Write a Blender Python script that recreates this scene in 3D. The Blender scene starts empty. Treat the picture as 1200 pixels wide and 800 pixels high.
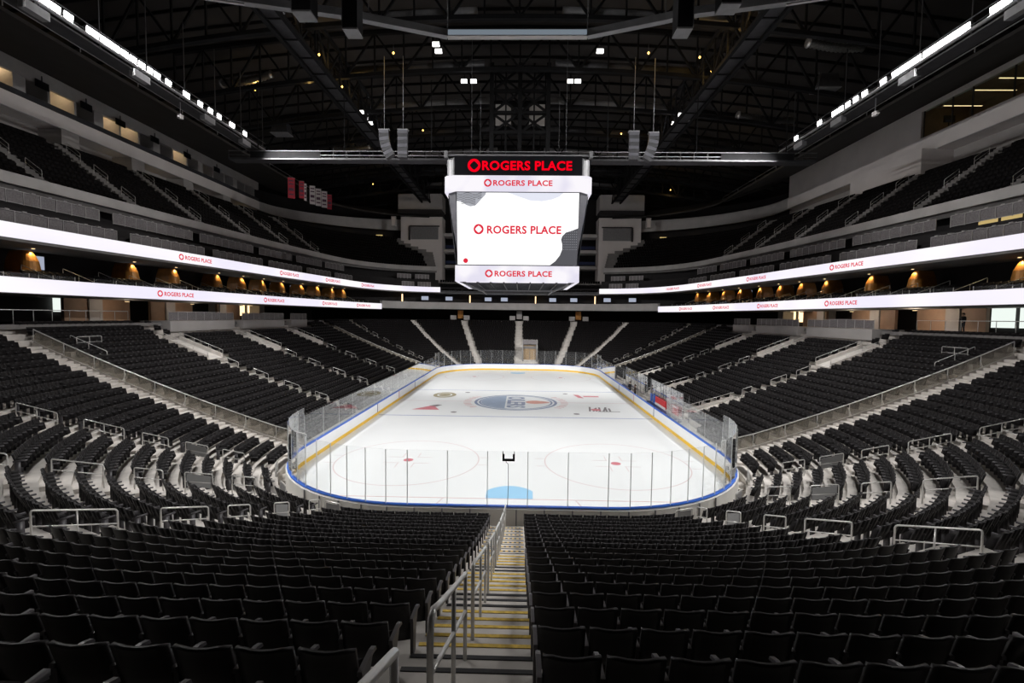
import bpy, math, random
import numpy as np
from mathutils import Vector, Matrix
random.seed(7)
rng = np.random.default_rng(7)
SC = bpy.context.scene
COL = SC.collection
PI = math.pi

# ------------------------------------------------------------------ camera
CX, CY, CZ = 0.526, -50.311, 9.338
YAW, PIT, ROL, FPX = -0.0202323, 0.0528842, -0.0116528, 538.65


def cam_axes():
    c, s = math.cos(YAW), math.sin(YAW)
    a = Vector((c, -s, 0)); b = Vector((s, c, 0)); z = Vector((0, 0, 1))
    c, s = math.cos(PIT), math.sin(PIT)
    fwd = c * b - s * z; up = s * b + c * z
    c, s = math.cos(ROL), math.sin(ROL)
    return c * a - s * up, s * a + c * up, fwd


CR, CU, CF = cam_axes()
cd = bpy.data.cameras.new('camera')
cam = bpy.data.objects.new('camera', cd); COL.objects.link(cam)
cam.matrix_world = Matrix(((CR.x, CU.x, -CF.x, CX), (CR.y, CU.y, -CF.y, CY), (CR.z, CU.z, -CF.z, CZ), (0, 0, 0, 1)))
cd.sensor_width = 36.0; cd.lens = 36.0 * FPX / 1200.0
cd.clip_end = 400; cd.clip_start = 0.05
SC.camera = cam


def to_px(x, y, z):
    d = Vector((x - CX, y - CY, z - CZ)); f = d.dot(CF)
    if f < 0.3: return None
    return 600 + FPX * d.dot(CR) / f, 400 - FPX * d.dot(CU) / f, f


# ------------------------------------------------------------------ materials
def new_mat(name):
    m = bpy.data.materials.new(name); m.use_nodes = True
    nt = m.node_tree; nt.nodes.clear()
    out = nt.nodes.new('ShaderNodeOutputMaterial')
    return m, nt, out


def mat(name, col, rough=0.6, metal=0.0, var=0.0, scale=4.0, bump=0.0, spec=0.5, col2=None, detail=4.0):
    m, nt, out = new_mat(name)
    b = nt.nodes.new('ShaderNodeBsdfPrincipled')
    b.inputs['Roughness'].default_value = rough; b.inputs['Metallic'].default_value = metal
    b.inputs['Specular IOR Level'].default_value = spec
    b.inputs['Base Color'].default_value = (*col, 1)
    if var or col2:
        tc = nt.nodes.new('ShaderNodeTexCoord'); n = nt.nodes.new('ShaderNodeTexNoise')
        n.inputs['Scale'].default_value = scale; n.inputs['Detail'].default_value = detail
        nt.links.new(tc.outputs['Object'], n.inputs['Vector'])
        r = nt.nodes.new('ShaderNodeValToRGB'); r.color_ramp.elements[0].position = 0.3; r.color_ramp.elements[1].position = 0.7
        c2 = col2 or tuple(min(1, c * (1 + var)) for c in col)
        c1 = tuple(c * (1 - var) for c in col)
        r.color_ramp.elements[0].color = (*c1, 1); r.color_ramp.elements[1].color = (*c2, 1)
        nt.links.new(n.outputs['Fac'], r.inputs['Fac']); nt.links.new(r.outputs['Color'], b.inputs['Base Color'])
        if bump:
            bp = nt.nodes.new('ShaderNodeBump'); bp.inputs['Strength'].default_value = bump; bp.inputs['Distance'].default_value = 0.02
            nt.links.new(n.outputs['Fac'], bp.inputs['Height']); nt.links.new(bp.outputs['Normal'], b.inputs['Normal'])
    nt.links.new(b.outputs['BSDF'], out.inputs['Surface'])
    return m


def emit(name, col, s, var=0.0, scale=1.0, col2=None):
    m, nt, out = new_mat(name)
    e = nt.nodes.new('ShaderNodeEmission'); e.inputs['Color'].default_value = (*col, 1); e.inputs['Strength'].default_value = s
    if col2:
        tc = nt.nodes.new('ShaderNodeTexCoord'); n = nt.nodes.new('ShaderNodeTexNoise'); n.inputs['Scale'].default_value = scale; n.inputs['Detail'].default_value = 1
        nt.links.new(tc.outputs['Object'], n.inputs['Vector'])
        r = nt.nodes.new('ShaderNodeValToRGB'); r.color_ramp.elements[0].position = 0.38; r.color_ramp.elements[1].position = 0.62
        r.color_ramp.elements[0].color = (*col2, 1); r.color_ramp.elements[1].color = (*col, 1)
        nt.links.new(n.outputs['Fac'], r.inputs['Fac']); nt.links.new(r.outputs['Color'], e.inputs['Color'])
    nt.links.new(e.outputs['Emission'], out.inputs['Surface'])
    return m


def glass(name, tint=(0.985, 0.99, 0.99), rough=0.0, base=0.010, edge=3.0, power=6.0, haze=0.0, hcol=(0.85, 0.87, 0.88)):
    """clear sheet: reflects little face-on and strongly at a grazing angle"""
    m, nt, out = new_mat(name); N = nt.nodes.new; K = nt.links.new
    t = N('ShaderNodeBsdfTransparent'); t.inputs['Color'].default_value = (*tint, 1)
    g = N('ShaderNodeBsdfGlossy'); g.inputs['Roughness'].default_value = rough
    lw = N('ShaderNodeLayerWeight'); lw.inputs['Blend'].default_value = 0.5
    p = N('ShaderNodeMath'); p.operation = 'POWER'; p.inputs[1].default_value = power
    q = N('ShaderNodeMath'); q.operation = 'MULTIPLY_ADD'; q.inputs[1].default_value = edge; q.inputs[2].default_value = base
    x = N('ShaderNodeMixShader')
    K(lw.outputs['Facing'], p.inputs[0]); K(p.outputs[0], q.inputs[0]); K(q.outputs[0], x.inputs['Fac']); K(t.outputs[0], x.inputs[1]); K(g.outputs[0], x.inputs[2])
    last = x
    if haze:
        d = N('ShaderNodeBsdfDiffuse'); d.inputs['Color'].default_value = (*hcol, 1); h = N('ShaderNodeMixShader'); h.inputs['Fac'].default_value = haze
        K(x.outputs[0], h.inputs[1]); K(d.outputs[0], h.inputs[2]); last = h
    K(last.outputs[0], out.inputs['Surface'])
    return m


M = {}
M['ice'] = mat('ice', (0.83, 0.85, 0.86), 0.32, 0, 0.02, 0.25, spec=0.35)
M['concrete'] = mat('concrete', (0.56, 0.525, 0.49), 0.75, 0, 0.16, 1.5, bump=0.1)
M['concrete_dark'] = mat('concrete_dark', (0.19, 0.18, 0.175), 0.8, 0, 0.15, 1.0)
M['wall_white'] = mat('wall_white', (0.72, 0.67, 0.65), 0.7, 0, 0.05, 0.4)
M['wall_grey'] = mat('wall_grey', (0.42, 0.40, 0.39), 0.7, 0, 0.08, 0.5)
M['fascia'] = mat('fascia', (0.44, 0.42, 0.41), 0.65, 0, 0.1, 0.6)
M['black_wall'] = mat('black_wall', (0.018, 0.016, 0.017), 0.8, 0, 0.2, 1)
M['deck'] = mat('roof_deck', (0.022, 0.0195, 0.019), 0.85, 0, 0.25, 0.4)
M['steel_black'] = mat('black_steel', (0.010, 0.010, 0.011), 0.8, 0.0, 0.2, 2, spec=0.12)
M['steel_dark'] = mat('dark_steel', (0.05, 0.05, 0.055), 0.5, 0.3, 0.2, 2)
M['steel_grey'] = mat('grey_steel', (0.22, 0.22, 0.23), 0.5, 0.2, 0.1, 3)
M['rail'] = mat('brushed_rail', (0.62, 0.61, 0.59), 0.34, 0.35, 0.06, 6)
M['duct'] = mat('foil_duct', (0.5, 0.5, 0.5), 0.3, 0.9, 0.35, 8)
M['seat'] = mat('black_seat_plastic', (0.0085, 0.0072, 0.0076), 0.5, 0, 0.15, 3, spec=0.26)
M['seat_fabric'] = mat('black_seat_cushion', (0.0075, 0.0065, 0.007), 0.75, 0, 0.2, 8, spec=0.15)
M['arm'] = mat('armrest_plastic', (0.055, 0.052, 0.057), 0.42, 0, 0.1, 5, spec=0.5)
M['yellow'] = mat('kick_yellow', (0.80, 0.50, 0.03), 0.4, 0, 0.05, 2)
M['board_white'] = mat('board_white', (0.82, 0.83, 0.84), 0.35, 0, 0.02, 1)
M['blue'] = mat('cap_blue', (0.03, 0.14, 0.62), 0.35, 0, 0.05, 3)
M['navy'] = mat('navy_paint', (0.02, 0.035, 0.12), 0.5, 0, 0.1, 3)
M['red'] = mat('red_paint', (0.62, 0.03, 0.04), 0.5, 0, 0.08, 3)
M['ice_blue'] = mat('ice_line_blue', (0.20, 0.26, 0.50), 0.4, 0, 0.12, 2)
M['ice_red'] = mat('ice_line_red', (0.72, 0.50, 0.50), 0.4, 0, 0.12, 2)
M['ice_redline'] = mat('ice_thin_red', (0.70, 0.58, 0.59), 0.4, 0, 0.08, 2)
M['ice_spot'] = mat('ice_spot_red', (0.62, 0.20, 0.24), 0.4, 0, 0.12, 2)
M['crease'] = mat('ice_crease_blue', (0.34, 0.62, 0.86), 0.4, 0, 0.03, 1)
M['logo_blue'] = mat('ice_logo_blue', (0.20, 0.26, 0.40), 0.4, 0, 0.1, 1)
M['logo_pale'] = mat('ice_logo_slate', (0.33, 0.40, 0.52), 0.4, 0, 0.08, 1)
M['logo_orange'] = mat('ice_logo_orange', (0.68, 0.36, 0.30), 0.4, 0, 0.1, 2)
M['gold'] = mat('ice_ad_gold', (0.36, 0.32, 0.20), 0.4, 0, 0.2, 3)
M['ink'] = mat('ice_ad_ink', (0.18, 0.17, 0.18), 0.4, 0, 0.2, 3)
M['glass'] = glass('rink_glass', (0.99, 0.995, 0.995), haze=0.018)
M['window'] = glass('window_glass', (0.80, 0.87, 0.85))
M['nosing_yellow'] = mat('nosing_yellow', (0.62, 0.42, 0.07), 0.6, 0, 0.25, 14)
M['nosing_black'] = mat('nosing_black', (0.02, 0.02, 0.022), 0.6, 0, 0.2, 10)
M['panel_grey'] = mat('grey_panel', (0.24, 0.24, 0.24), 0.5, 0, 0.05, 4)
M['sign_black'] = mat('sign_black', (0.006, 0.006, 0.008), 0.35, 0, 0.1, 2)
M['board_frame'] = mat('board_frame', (0.10, 0.10, 0.115), 0.45, 0.2, 0.1, 2)
M['led_white'] = emit('led_white', (1.0, 0.965, 1.0), 0.98, col2=(0.86, 0.82, 0.95), scale=0.12)
M['led_ring'] = emit('led_ring', (0.98, 0.95, 1.0), 0.92, col2=(0.80, 0.77, 0.90), scale=0.5)
M['led_screen'] = emit('led_screen', (1.0, 1.0, 1.0), 1.15)
M['led_red'] = emit('led_red', (0.78, 0.03, 0.06), 0.9)
M['sign_red'] = emit('sign_red', (1.0, 0.0, 0.012), 1.0)
M['led_grey'] = emit('led_grey', (0.17, 0.17, 0.19), 0.55)
M['led_stripe'] = emit('led_stripe', (0.55, 0.56, 0.62), 0.7)
M['led_pale'] = emit('led_pale', (0.78, 0.80, 0.90), 0.95)
M['lamp'] = emit('flood_lens', (1.0, 0.98, 0.97), 14.0)
M['lamp_small'] = emit('small_lamp', (1.0, 0.98, 0.95), 3.0)
M['amber'] = emit('amber_bulb', (1.0, 0.58, 0.12), 5.0)
M['warm'] = emit('warm_light', (1.0, 0.70, 0.36), 2.0)
M['warm_dim'] = emit('warm_dim_light', (1.0, 0.74, 0.30), 0.5)
M['cool'] = emit('cool_light', (0.92, 1.0, 0.94), 0.9)
M['tv'] = emit('tv_picture', (0.62, 0.68, 0.85), 0.55)
M['halo'] = emit('halo_face', (0.30, 0.36, 0.42), 0.5)
M['stanchion'] = mat('stanchion_aluminium', (0.75, 0.76, 0.76), 0.45, 0.0, 0.05, 5)
M['cladding'] = mat('board_cladding', (0.86, 0.84, 0.79), 0.6, 0, 0.06, 1)
M['tan'] = mat('tan_panel', (0.36, 0.23, 0.15), 0.6, 0, 0.12, 1)
M['copper'] = mat('copper_panel', (0.50, 0.22, 0.05), 0.42, 0.2, 0.2, 2)
M['mesh'] = mat('grey_mesh', (0.20, 0.185, 0.19), 0.6, 0.2, 0.25, 9)
M['mesh_frame'] = mat('mesh_frame', (0.48, 0.46, 0.46), 0.5, 0.2, 0.05, 5)
M['banner_red'] = mat('banner_red', (0.42, 0.03, 0.05), 0.8, 0, 0.15, 4)
M['banner_white'] = mat('banner_white', (0.60, 0.56, 0.58), 0.8, 0, 0.05, 4)
M['banner_dark'] = mat('banner_dark', (0.10, 0.05, 0.09), 0.8, 0, 0.1, 4)
M['cloth_dark'] = mat('dark_clothing', (0.02, 0.02, 0.025), 0.8, 0, 0.2, 6)
M['cloth_brown'] = mat('brown_clothing', (0.09, 0.06, 0.05), 0.8, 0, 0.2, 6)
M['skin'] = mat('skin', (0.55, 0.33, 0.24), 0.55, 0, 0.05, 6)
M['hair'] = mat('hair', (0.05, 0.03, 0.02), 0.6, 0, 0.2, 20)


# ------------------------------------------------------------------ mesh builder
class MB:
    def __init__(s): s.v = []; s.f = []; s.sm = []; s.mi = []

    def add(s, vs, fs, smooth=False, mi=0):
        o = len(s.v); s.v += [tuple(p) for p in vs]
        for f in fs:
            s.f.append(tuple(i + o for i in f)); s.sm.append(smooth); s.mi.append(mi)
        return s

    def box(s, c, d, rz=0.0, mi=0):
        hx, hy, hz = d[0] / 2, d[1] / 2, d[2] / 2; co, si = math.cos(rz), math.sin(rz)
        vs = []
        for z in (-hz, hz):
            for x, y in ((-hx, -hy), (hx, -hy), (hx, hy), (-hx, hy)):
                vs.append((c[0] + co * x - si * y, c[1] + si * x + co * y, c[2] + z))
        return s.add(vs, [(3, 2, 1, 0), (4, 5, 6, 7), (0, 1, 5, 4), (1, 2, 6, 5), (2, 3, 7, 6), (3, 0, 4, 7)], mi=mi)

    def bar(s, p, q, w, h=None, up=(0, 0, 1), mi=0):
        p, q = Vector(p), Vector(q); h = h or w; d = (q - p)
        if d.length < 1e-6: return s
        d.normalize(); u = Vector(up)
        if abs(d.dot(u)) > 0.98: u = Vector((0, 1, 0)) if abs(d.y) < 0.9 else Vector((1, 0, 0))
        a = d.cross(u).normalized(); b = a.cross(d).normalized()
        vs = []
        for e in (p, q):
            for i, j in ((-1, -1), (1, -1), (1, 1), (-1, 1)): vs.append(e + a * (i * w / 2) + b * (j * h / 2))
        return s.add(vs, [(3, 2, 1, 0), (4, 5, 6, 7), (0, 1, 5, 4), (1, 2, 6, 5), (2, 3, 7, 6), (3, 0, 4, 7)], mi=mi)

    def tube(s, pts, r, n=8, caps=True, mi=0):
        P = [Vector(p) for p in pts]; rings = []; prev = None
        for i, p in enumerate(P):
            d = (P[min(i + 1, len(P) - 1)] - P[max(i - 1, 0)])
            if d.length < 1e-9: d = Vector((0, 0, 1))
            d.normalize()
            if prev is None:
                u = Vector((0, 0, 1)) if abs(d.z) < 0.9 else Vector((1, 0, 0)); a = d.cross(u).normalized()
            else:
                a = (prev - d * prev.dot(d)).normalized()
            prev = a; b = d.cross(a); rr = r[i] if isinstance(r, (list, tuple)) else r
            rings.append([p + (a * math.cos(2 * PI * k / n) + b * math.sin(2 * PI * k / n)) * rr for k in range(n)])
        vs = [q for R in rings for q in R]; fs = []
        for i in range(len(P) - 1):
            for k in range(n):
                fs.append((i * n + k, i * n + (k + 1) % n, (i + 1) * n + (k + 1) % n, (i + 1) * n + k))
        if caps:
            fs.append(tuple(range(n - 1, -1, -1))); fs.append(tuple(range((len(P) - 1) * n, len(P) * n)))
        return s.add(vs, fs, True, mi)

    def prism(s, poly, z0, z1, mi=0):
        n = len(poly)
        vs = [(x, y, z0) for x, y in poly] + [(x, y, z1) for x, y in poly]
        fs = [tuple(range(n - 1, -1, -1)), tuple(range(n, 2 * n))] + [(i, (i + 1) % n, n + (i + 1) % n, n + i) for i in range(n)]
        return s.add(vs, fs, mi=mi)

    def loft(s, loops, closed=False, caps=True, smooth=False, mi=0):
        """loops: list of cross-sections (same count); joined in order"""
        n = len(loops[0]); vs = [p for L in loops for p in L]; fs = []; m = len(loops)
        for i in range(m if closed else m - 1):
            j = (i + 1) % m
            for k in range(n): fs.append((i * n + k, i * n + (k + 1) % n, j * n + (k + 1) % n, j * n + k))
        if caps and not closed:
            fs.append(tuple(range(n - 1, -1, -1))); fs.append(tuple(range((m - 1) * n, m * n)))
        return s.add(vs, fs, smooth, mi)

    def build(s, name, material, parent=None, loc=None):
        me = bpy.data.meshes.new(name); me.from_pydata(s.v, [], s.f)
        me.polygons.foreach_set('use_smooth', s.sm)
        ms = material if isinstance(material, (list, tuple)) else [material]
        for m in ms: me.materials.append(m)
        if any(s.mi): me.polygons.foreach_set('material_index', s.mi)
        me.update()
        o = bpy.data.objects.new(name, me); COL.objects.link(o)
        if parent is not None: o.parent = parent
        if loc: o.location = loc
        return o


def tag(o, label=None, cat=None, group=None, kind=None):
    if label: o['label'] = label
    if cat: o['category'] = cat
    if group: o['group'] = group
    if kind: o['kind'] = kind
    return o


def thing(name, label, cat, loc=(0, 0, 0), rz=0.0, group=None):
    o = bpy.data.objects.new(name, None); COL.objects.link(o)
    o.location = loc; o.rotation_euler = (0, 0, rz); o.empty_display_size = 0.3
    return tag(o, label, cat, group)


def struct(name, mb, m): return tag(mb.build(name, m), kind='structure')


def copy_tree(o, parent=None):
    c = o.copy(); COL.objects.link(c)
    if parent is not None: c.parent = parent
    for ch in KIDS.get(o.name, o.children): copy_tree(ch, c)
    return c


KIDS = {}
ORD = ['zeroth', 'first', 'second', 'third', 'fourth', 'fifth', 'sixth', 'seventh', 'eighth', 'ninth', 'tenth', 'eleventh', 'twelfth', 'thirteenth',
       'fourteenth', 'fifteenth', 'sixteenth', 'seventeenth', 'eighteenth', 'nineteenth', 'twentieth', 'twenty-first', 'twenty-second', 'twenty-third', 'twenty-fourth', 'twenty-fifth']

# ------------------------------------------------------------------ text
_tm = {}


def text_mesh(body, bold=0.032):
    if body in _tm: return _tm[body]
    cu = bpy.data.curves.new('t', 'FONT'); cu.body = body; cu.size = 1; cu.offset = bold; cu.resolution_u = 3; cu.space_character = 1.06
    o = bpy.data.objects.new('t', cu); COL.objects.link(o)
    dg = bpy.context.evaluated_depsgraph_get(); dg.update()
    me = bpy.data.meshes.new_from_object(o.evaluated_get(dg))
    vs = [tuple(v.co) for v in me.vertices]; fs = [tuple(p.vertices) for p in me.polygons]
    bpy.data.objects.remove(o); bpy.data.curves.remove(cu); bpy.data.meshes.remove(me)
    x0 = min(v[0] for v in vs); x1 = max(v[0] for v in vs); y0 = min(v[1] for v in vs); y1 = max(v[1] for v in vs)
    vs = [((v[0] - x0) / (x1 - x0), (v[1] - y0) / (y1 - y0)) for v in vs]
    _tm[body] = (vs, fs); return _tm[body]


def add_text(mb, body, org, ex, ey, w, h, mi=0):
    """flat lettering: org lower-left, ex/ey unit vectors"""
    vs, fs = text_mesh(body); org, ex, ey = Vector(org), Vector(ex), Vector(ey)
    mb.add([org + ex * (v[0] * w) + ey * (v[1] * h) for v in vs], fs, mi=mi)


def add_emblem(mb, c, ex, ey, r, mi=0):
    """red ring with a four-pointed rounded diamond hole"""
    c, ex, ey = Vector(c), Vector(ex), Vector(ey); n = 40; vs = []
    for k in range(n):
        t = 2 * PI * k / n
        vs.append(c + (ex * math.cos(t) + ey * math.sin(t)) * r)
    for k in range(n):
        t = 2 * PI * k / n
        q = (abs(math.cos(t)) ** 1.25 + abs(math.sin(t)) ** 1.25) ** (-1 / 1.25) * 0.66 * r
        vs.append(c + (ex * math.cos(t) + ey * math.sin(t)) * q)
    mb.add(vs, [(k, (k + 1) % n, n + (k + 1) % n, n + k) for k in range(n)], mi=mi)


# ------------------------------------------------------------------ bowl geometry
HX, HY, RC = 4.42, 21.95, 8.53       # rink: straight half width, straight half length, corner radius


def bowl_len(s): return HX + (RC + s) * PI / 2 + 2 * HY + (RC + s) * PI / 2 + HX


def bowl_pt(s, L, side=1):
    """point at arc length L (from the near end centre round to the far end centre) on the offset curve s; returns x, y, nx, ny (outward)"""
    r = RC + s
    if L <= HX: p = (L, -HY - r, 0, -1)
    elif L <= HX + r * PI / 2:
        a = -PI / 2 + (L - HX) / r
        p = (HX + r * math.cos(a), -HY + r * math.sin(a), math.cos(a), math.sin(a))
    elif L <= HX + r * PI / 2 + 2 * HY: p = (HX + r, -HY + (L - HX - r * PI / 2), 1, 0)
    elif L <= HX + r * PI + 2 * HY:
        a = (L - HX - r * PI / 2 - 2 * HY) / r
        p = (HX + r * math.cos(a), HY + r * math.sin(a), math.cos(a), math.sin(a))
    else: p = (HX - (L - HX - r * PI - 2 * HY), HY + r, 0, 1)
    return (p[0] * side, p[1], p[2] * side, p[3])


def L_at(s, kind, v):
    r = RC + s
    if kind == 'near': return v
    if kind == 'ncorner': return HX + r * math.radians(90 - v)
    if kind == 'side': return HX + r * PI / 2 + (v + HY)
    if kind == 'fcorner': return HX + r * PI / 2 + 2 * HY + r * math.radians(v)
    return bowl_len(s) - v


def S(k): return 1.33 + 0.84 * k          # top of seat back of row k (offset from the boards)


def ZT(k):
    k = max(k, 0); return 1.28 + 0.25 * k + 0.0031 * k * k


def ZF(k): return ZT(k) - 0.86             # tread height


KMAX = 24
def ring_loop(s, n_c=14):
    """closed loop of (x, y) for offset s"""
    pts = []
    r = RC + s
    for cx, cy, a0 in ((HX, -HY, -90), (HX, HY, 0), (-HX, HY, 90), (-HX, -HY, 180)):
        for i in range(n_c + 1):
            a = math.radians(a0 + 90 * i / n_c); pts.append((cx + r * math.cos(a), cy + r * math.sin(a)))
    return pts


# terrace (one stepped concrete bowl)
mb = MB(); prof = [(0.30, 0.0), (0.63, 0.0)]
for k in range(KMAX + 1):
    prof += [(S(k) - 0.70, ZF(k)), (S(k) + 0.14, ZF(k))]
prof += [(S(KMAX) + 0.14, 8.45), (34.0, 8.45), (34.0, 8.2), (S(KMAX) + 0.2, 8.1)]
loops = [[(x, y, z) for x, y in ring_loop(s)] for s, z in prof]
n = len(loops[0]); vs = [p for L in loops for p in L]; fs = []
for i in range(len(loops) - 1):
    for k in range(n): fs.append((i * n + k, i * n + (k + 1) % n, (i + 1) * n + (k + 1) % n, (i + 1) * n + k))
mb.add(vs, fs); struct('floor_lower_terrace', mb, M['concrete'])
mb = MB(); mb.box((0, 2, -0.3), (130, 150, 0.5)); struct('floor', mb, M['concrete_dark'])

# aisles: (kind, value, width)
AISLES = [('near', 0.0, 1.40), ('ncorner', 69.3, 1.25), ('ncorner', 44.0, 1.25), ('ncorner', 21.3, 1.25), ('side', -21.25, 1.9), ('side', -10.0, 1.0), ('side', 0.6, 1.0),
          ('side', 11.6, 1.0), ('fcorner', 9.0, 1.6), ('fcorner', 24.2, 1.0), ('fcorner', 53.0, 1.25), ('fcorner', 75.0, 1.25), ('far', 0.0, 1.4)]

# half steps in every aisle
for ai, (kind, v, w) in enumerate(AISLES):
    for side in ((1, -1) if kind not in ('near', 'far') else (1,)):
        mb = MB()
        for k in range(0, 22):
            s = S(k) - 0.70 - 0.21
            for half in (0,):
                x, y, nx, ny = bowl_pt(s, L_at(s, kind, v), side)
                z0, z1 = ZF(k - 1) if k else 0.0, (ZF(k) + (ZF(k - 1) if k else 0.0)) / 2
                mb.box((x, y, (z0 + z1) / 2 + 0.002), (0.42, w - 0.02, z1 - z0), math.atan2(ny, nx))
        struct('floor_aisle_step', mb, M['concrete'])

# nosing strips on the central stairs
mb = MB()
seq = ['b', 'b', 'y', 'y', 'y', 'y', 'y', 'b', 'b', 'b', 'y', 'y', 'y', 'y', 'y', 'b', 'b', 'y', 'y', 'y', 'y']
st = []
for k in range(18, -1, -1):
    if k < 18: st.append((-HY - RC - (S(k) - 0.70), ZF(k)))
    st.append((-HY - RC - (S(k) - 1.12), (ZF(k) + (ZF(k - 1) if k else 0)) / 2 + 0.002))
for i, (y, z) in enumerate(st):
    if i < len(seq):
        mb.box((0.02, y - 0.028, z + 0.004), (1.36, 0.056, 0.010), mi=0 if seq[i] == 'y' else 1)
    else:
        if i % 2:
            mb.box((0.02, y - 0.012, z + 0.004), (1.36, 0.024, 0.010), mi=1); continue
        for j in range(17):
            mb.box((-0.64 + 0.08 * j, y - 0.028, z + 0.004), (0.08, 0.056, 0.010), mi=(j % 2))
struct('trim_stair_nosing', mb, [M['nosing_yellow'], M['nosing_black']])
FLOOD, ROOFL, NEARL, FARL, EXPO = 2650.0, 3500.0, 4200.0, 8500.0, 0.1
# ================================================================== ICE
def rr_poly(hx, hy, r, n=12):
    pts = []
    for cx, cy, a0 in ((hx - r, hy - r, 0), (-hx + r, hy - r, 90), (-hx + r, -hy + r, 180), (hx - r, -hy + r, 270)):
        for i in range(n + 1):
            a = math.radians(a0 + 90 * i / n); pts.append((cx + r * math.cos(a), cy + r * math.sin(a)))
    return pts


ice = thing('ice_sheet', 'white hockey ice sheet with painted lines, circles and centre logo', 'ice')
mb = MB(); mb.prism(rr_poly(12.95, 30.48, 8.53, 16), -0.04, 0.0); mb.build('ice_surface', M['ice'], ice)
ZI = 0.004


def flat(mb, poly, z=ZI): mb.add([(x, y, z) for x, y in poly], [tuple(range(len(poly)))])


def ring2d(mb, cx, cy, r0, r1, n=64, z=ZI, ex=1, ey=1, a0=0, a1=2 * PI):
    m = n if a1 - a0 > 6.28 else n + 1
    vs = []
    for r in (r1, r0):
        for k in range(m):
            t = a0 + (a1 - a0) * k / n; vs.append((cx + r * math.cos(t) * ex, cy + r * math.sin(t) * ey, z))
    fs = []
    for k in range(n):
        j = (k + 1) % m
        fs.append((k, j, m + j, m + k))
    mb.add(vs, fs)


for y in (-7.62, 7.62):
    b = MB(); b.box((0, y, 0.002), (25.7, 0.16, 0.004)); b.build('blue_line', M['ice_blue'], ice)
b = MB(); b.box((0, 0, 0.002), (25.7, 0.14, 0.004)); b.build('centre_line', M['ice_redline'], ice)
for y in (-27.13, 27.13):
    b = MB(); b.box((0, y, 0.002), (22.6, 0.06, 0.004)); b.build('goal_line', M['ice_red'], ice)
    sg = 1 if y < 0 else -1
    b = MB(); pts = [(-1.22, y + 0.03 * sg)]
    for i in range(13):
        t = PI * (0.19 + 0.62 * i / 12); pts.append((-1.5 * math.cos(t), y + sg * (0.1 + 1.72 * math.sin(t))))
    pts += [(1.22, y + 0.03 * sg)]
    if sg < 0: pts = pts[::-1]
    flat(b, pts[::-1]); b.build('goal_crease', M['crease'], ice)
for sx in (-1, 1):
    for sy in (-1, 1):
        cx, cy = 6.71 * sx, 21.03 * sy
        b = MB(); ring2d(b, cx, cy, 4.53, 4.60, 72); b.build('faceoff_circle', M['ice_redline'], ice)
        b = MB(); ring2d(b, cx, cy, 0.0, 0.32, 24); b.build('faceoff_dot', M['ice_spot'], ice)
        b = MB()
        for qx in (-1, 1):
            for qy in (-1, 1):
                b.box((cx + qx * 0.95, cy + qy * 0.6, 0.002), (1.0, 0.05, 0.004)); b.box((cx + qx * 0.5, cy + qy * 1.05, 0.002), (0.05, 0.9, 0.004))
            for qy in (-1, 1): b.box((cx + qx * 4.9, cy + qy * 0.75, 0.002), (0.6, 0.05, 0.004))
        b.build('faceoff_hash_marks', M['ice_redline'], ice)
        b = MB(); ring2d(b, 6.0 * sx, 5.9 * sy, 0, 0.30, 24); b.build('neutral_faceoff_dot', M['ink'], ice)
for sx in (-1, 1):      # goalie trapezoid lines behind the near goal line
    b = MB(); b.bar((sx * 3.4, -27.13, 0.003), (sx * 4.3, -30.4, 0.003), 0.06, 0.004); b.build('trapezoid_line', M['ice_redline'], ice)

# centre logo (top of the logo towards +x)
b = MB(); ring2d(b, 0, 0, 4.25, 4.55); ring2d(b, 0, 0, 3.85, 4.05); b.build('logo_ring', M['logo_blue'], ice)
b = MB(); pts = []
for i in range(25):
    t = math.radians(107 + 146 * i / 24); pts.append((3.8 * math.cos(t), 3.8 * math.sin(t)))
flat(b, pts, 0.005); b.build('logo_field', M['logo_pale'], ice)
b = MB(); add_text(b, 'OILERS', (-0.95, 3.25, 0.006), (0, -1, 0), (1, 0, 0), 6.5, 2.0); b.build('logo_lettering', M['logo_blue'], ice)
b = MB(); pts = []
for i in range(30):
    t = 2 * PI * i / 30; r = 0.95
    pts.append((2.15 + (1.05 * math.cos(t) if math.cos(t) < 0 else 1.6 * math.cos(t)), r * math.sin(t) * (1 - 0.35 * max(0, math.cos(t)))))
flat(b, pts, 0.006); b.build('logo_drop', M['logo_orange'], ice)
for sx in (-1, 1):
    b = MB()
    for i in range(11):
        t = math.radians(-35 + 70 * i / 10) + (PI if sx < 0 else 0)
        c, s_ = math.cos(t), math.sin(t)
        b.bar((4.95 * c, 4.95 * s_, 0.004), (5.75 * c, 5.75 * s_, 0.004), 0.28 if i % 3 else 0.16, 0.004)
    b.build('logo_red_arc', M['ice_red'], ice)
b = MB(); ring2d(b, -8.5, 3.9, 0.9, 1.35, 40, ey=1.35); ring2d(b, -8.5, 3.9, 0.0, 0.7, 30, ey=1.35, z=0.005); b.build('ice_advert', M['gold'], ice)
b = MB(); flat(b, [(-10.4, -4.9), (-7.6, -4.9), (-8.6, -2.6)]); b.build('ice_advert', M['ice_spot'], ice)
b = MB(); flat(b, [(-9.0, -2.9), (-8.2, -3.3), (-7.7, -2.4), (-8.3, -2.2)], 0.006); b.build('ice_advert_leaf', M['ink'], ice)
b = MB(); flat(b, [(7.3, 3.2), (7.9, 3.0), (7.5, 5.2), (6.9, 5.4)]); b.box((8.9, 4.2, 0.002), (1.8, 0.7, 0.004)); b.build('ice_advert', M['ice_spot'], ice)
b = MB()
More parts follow.
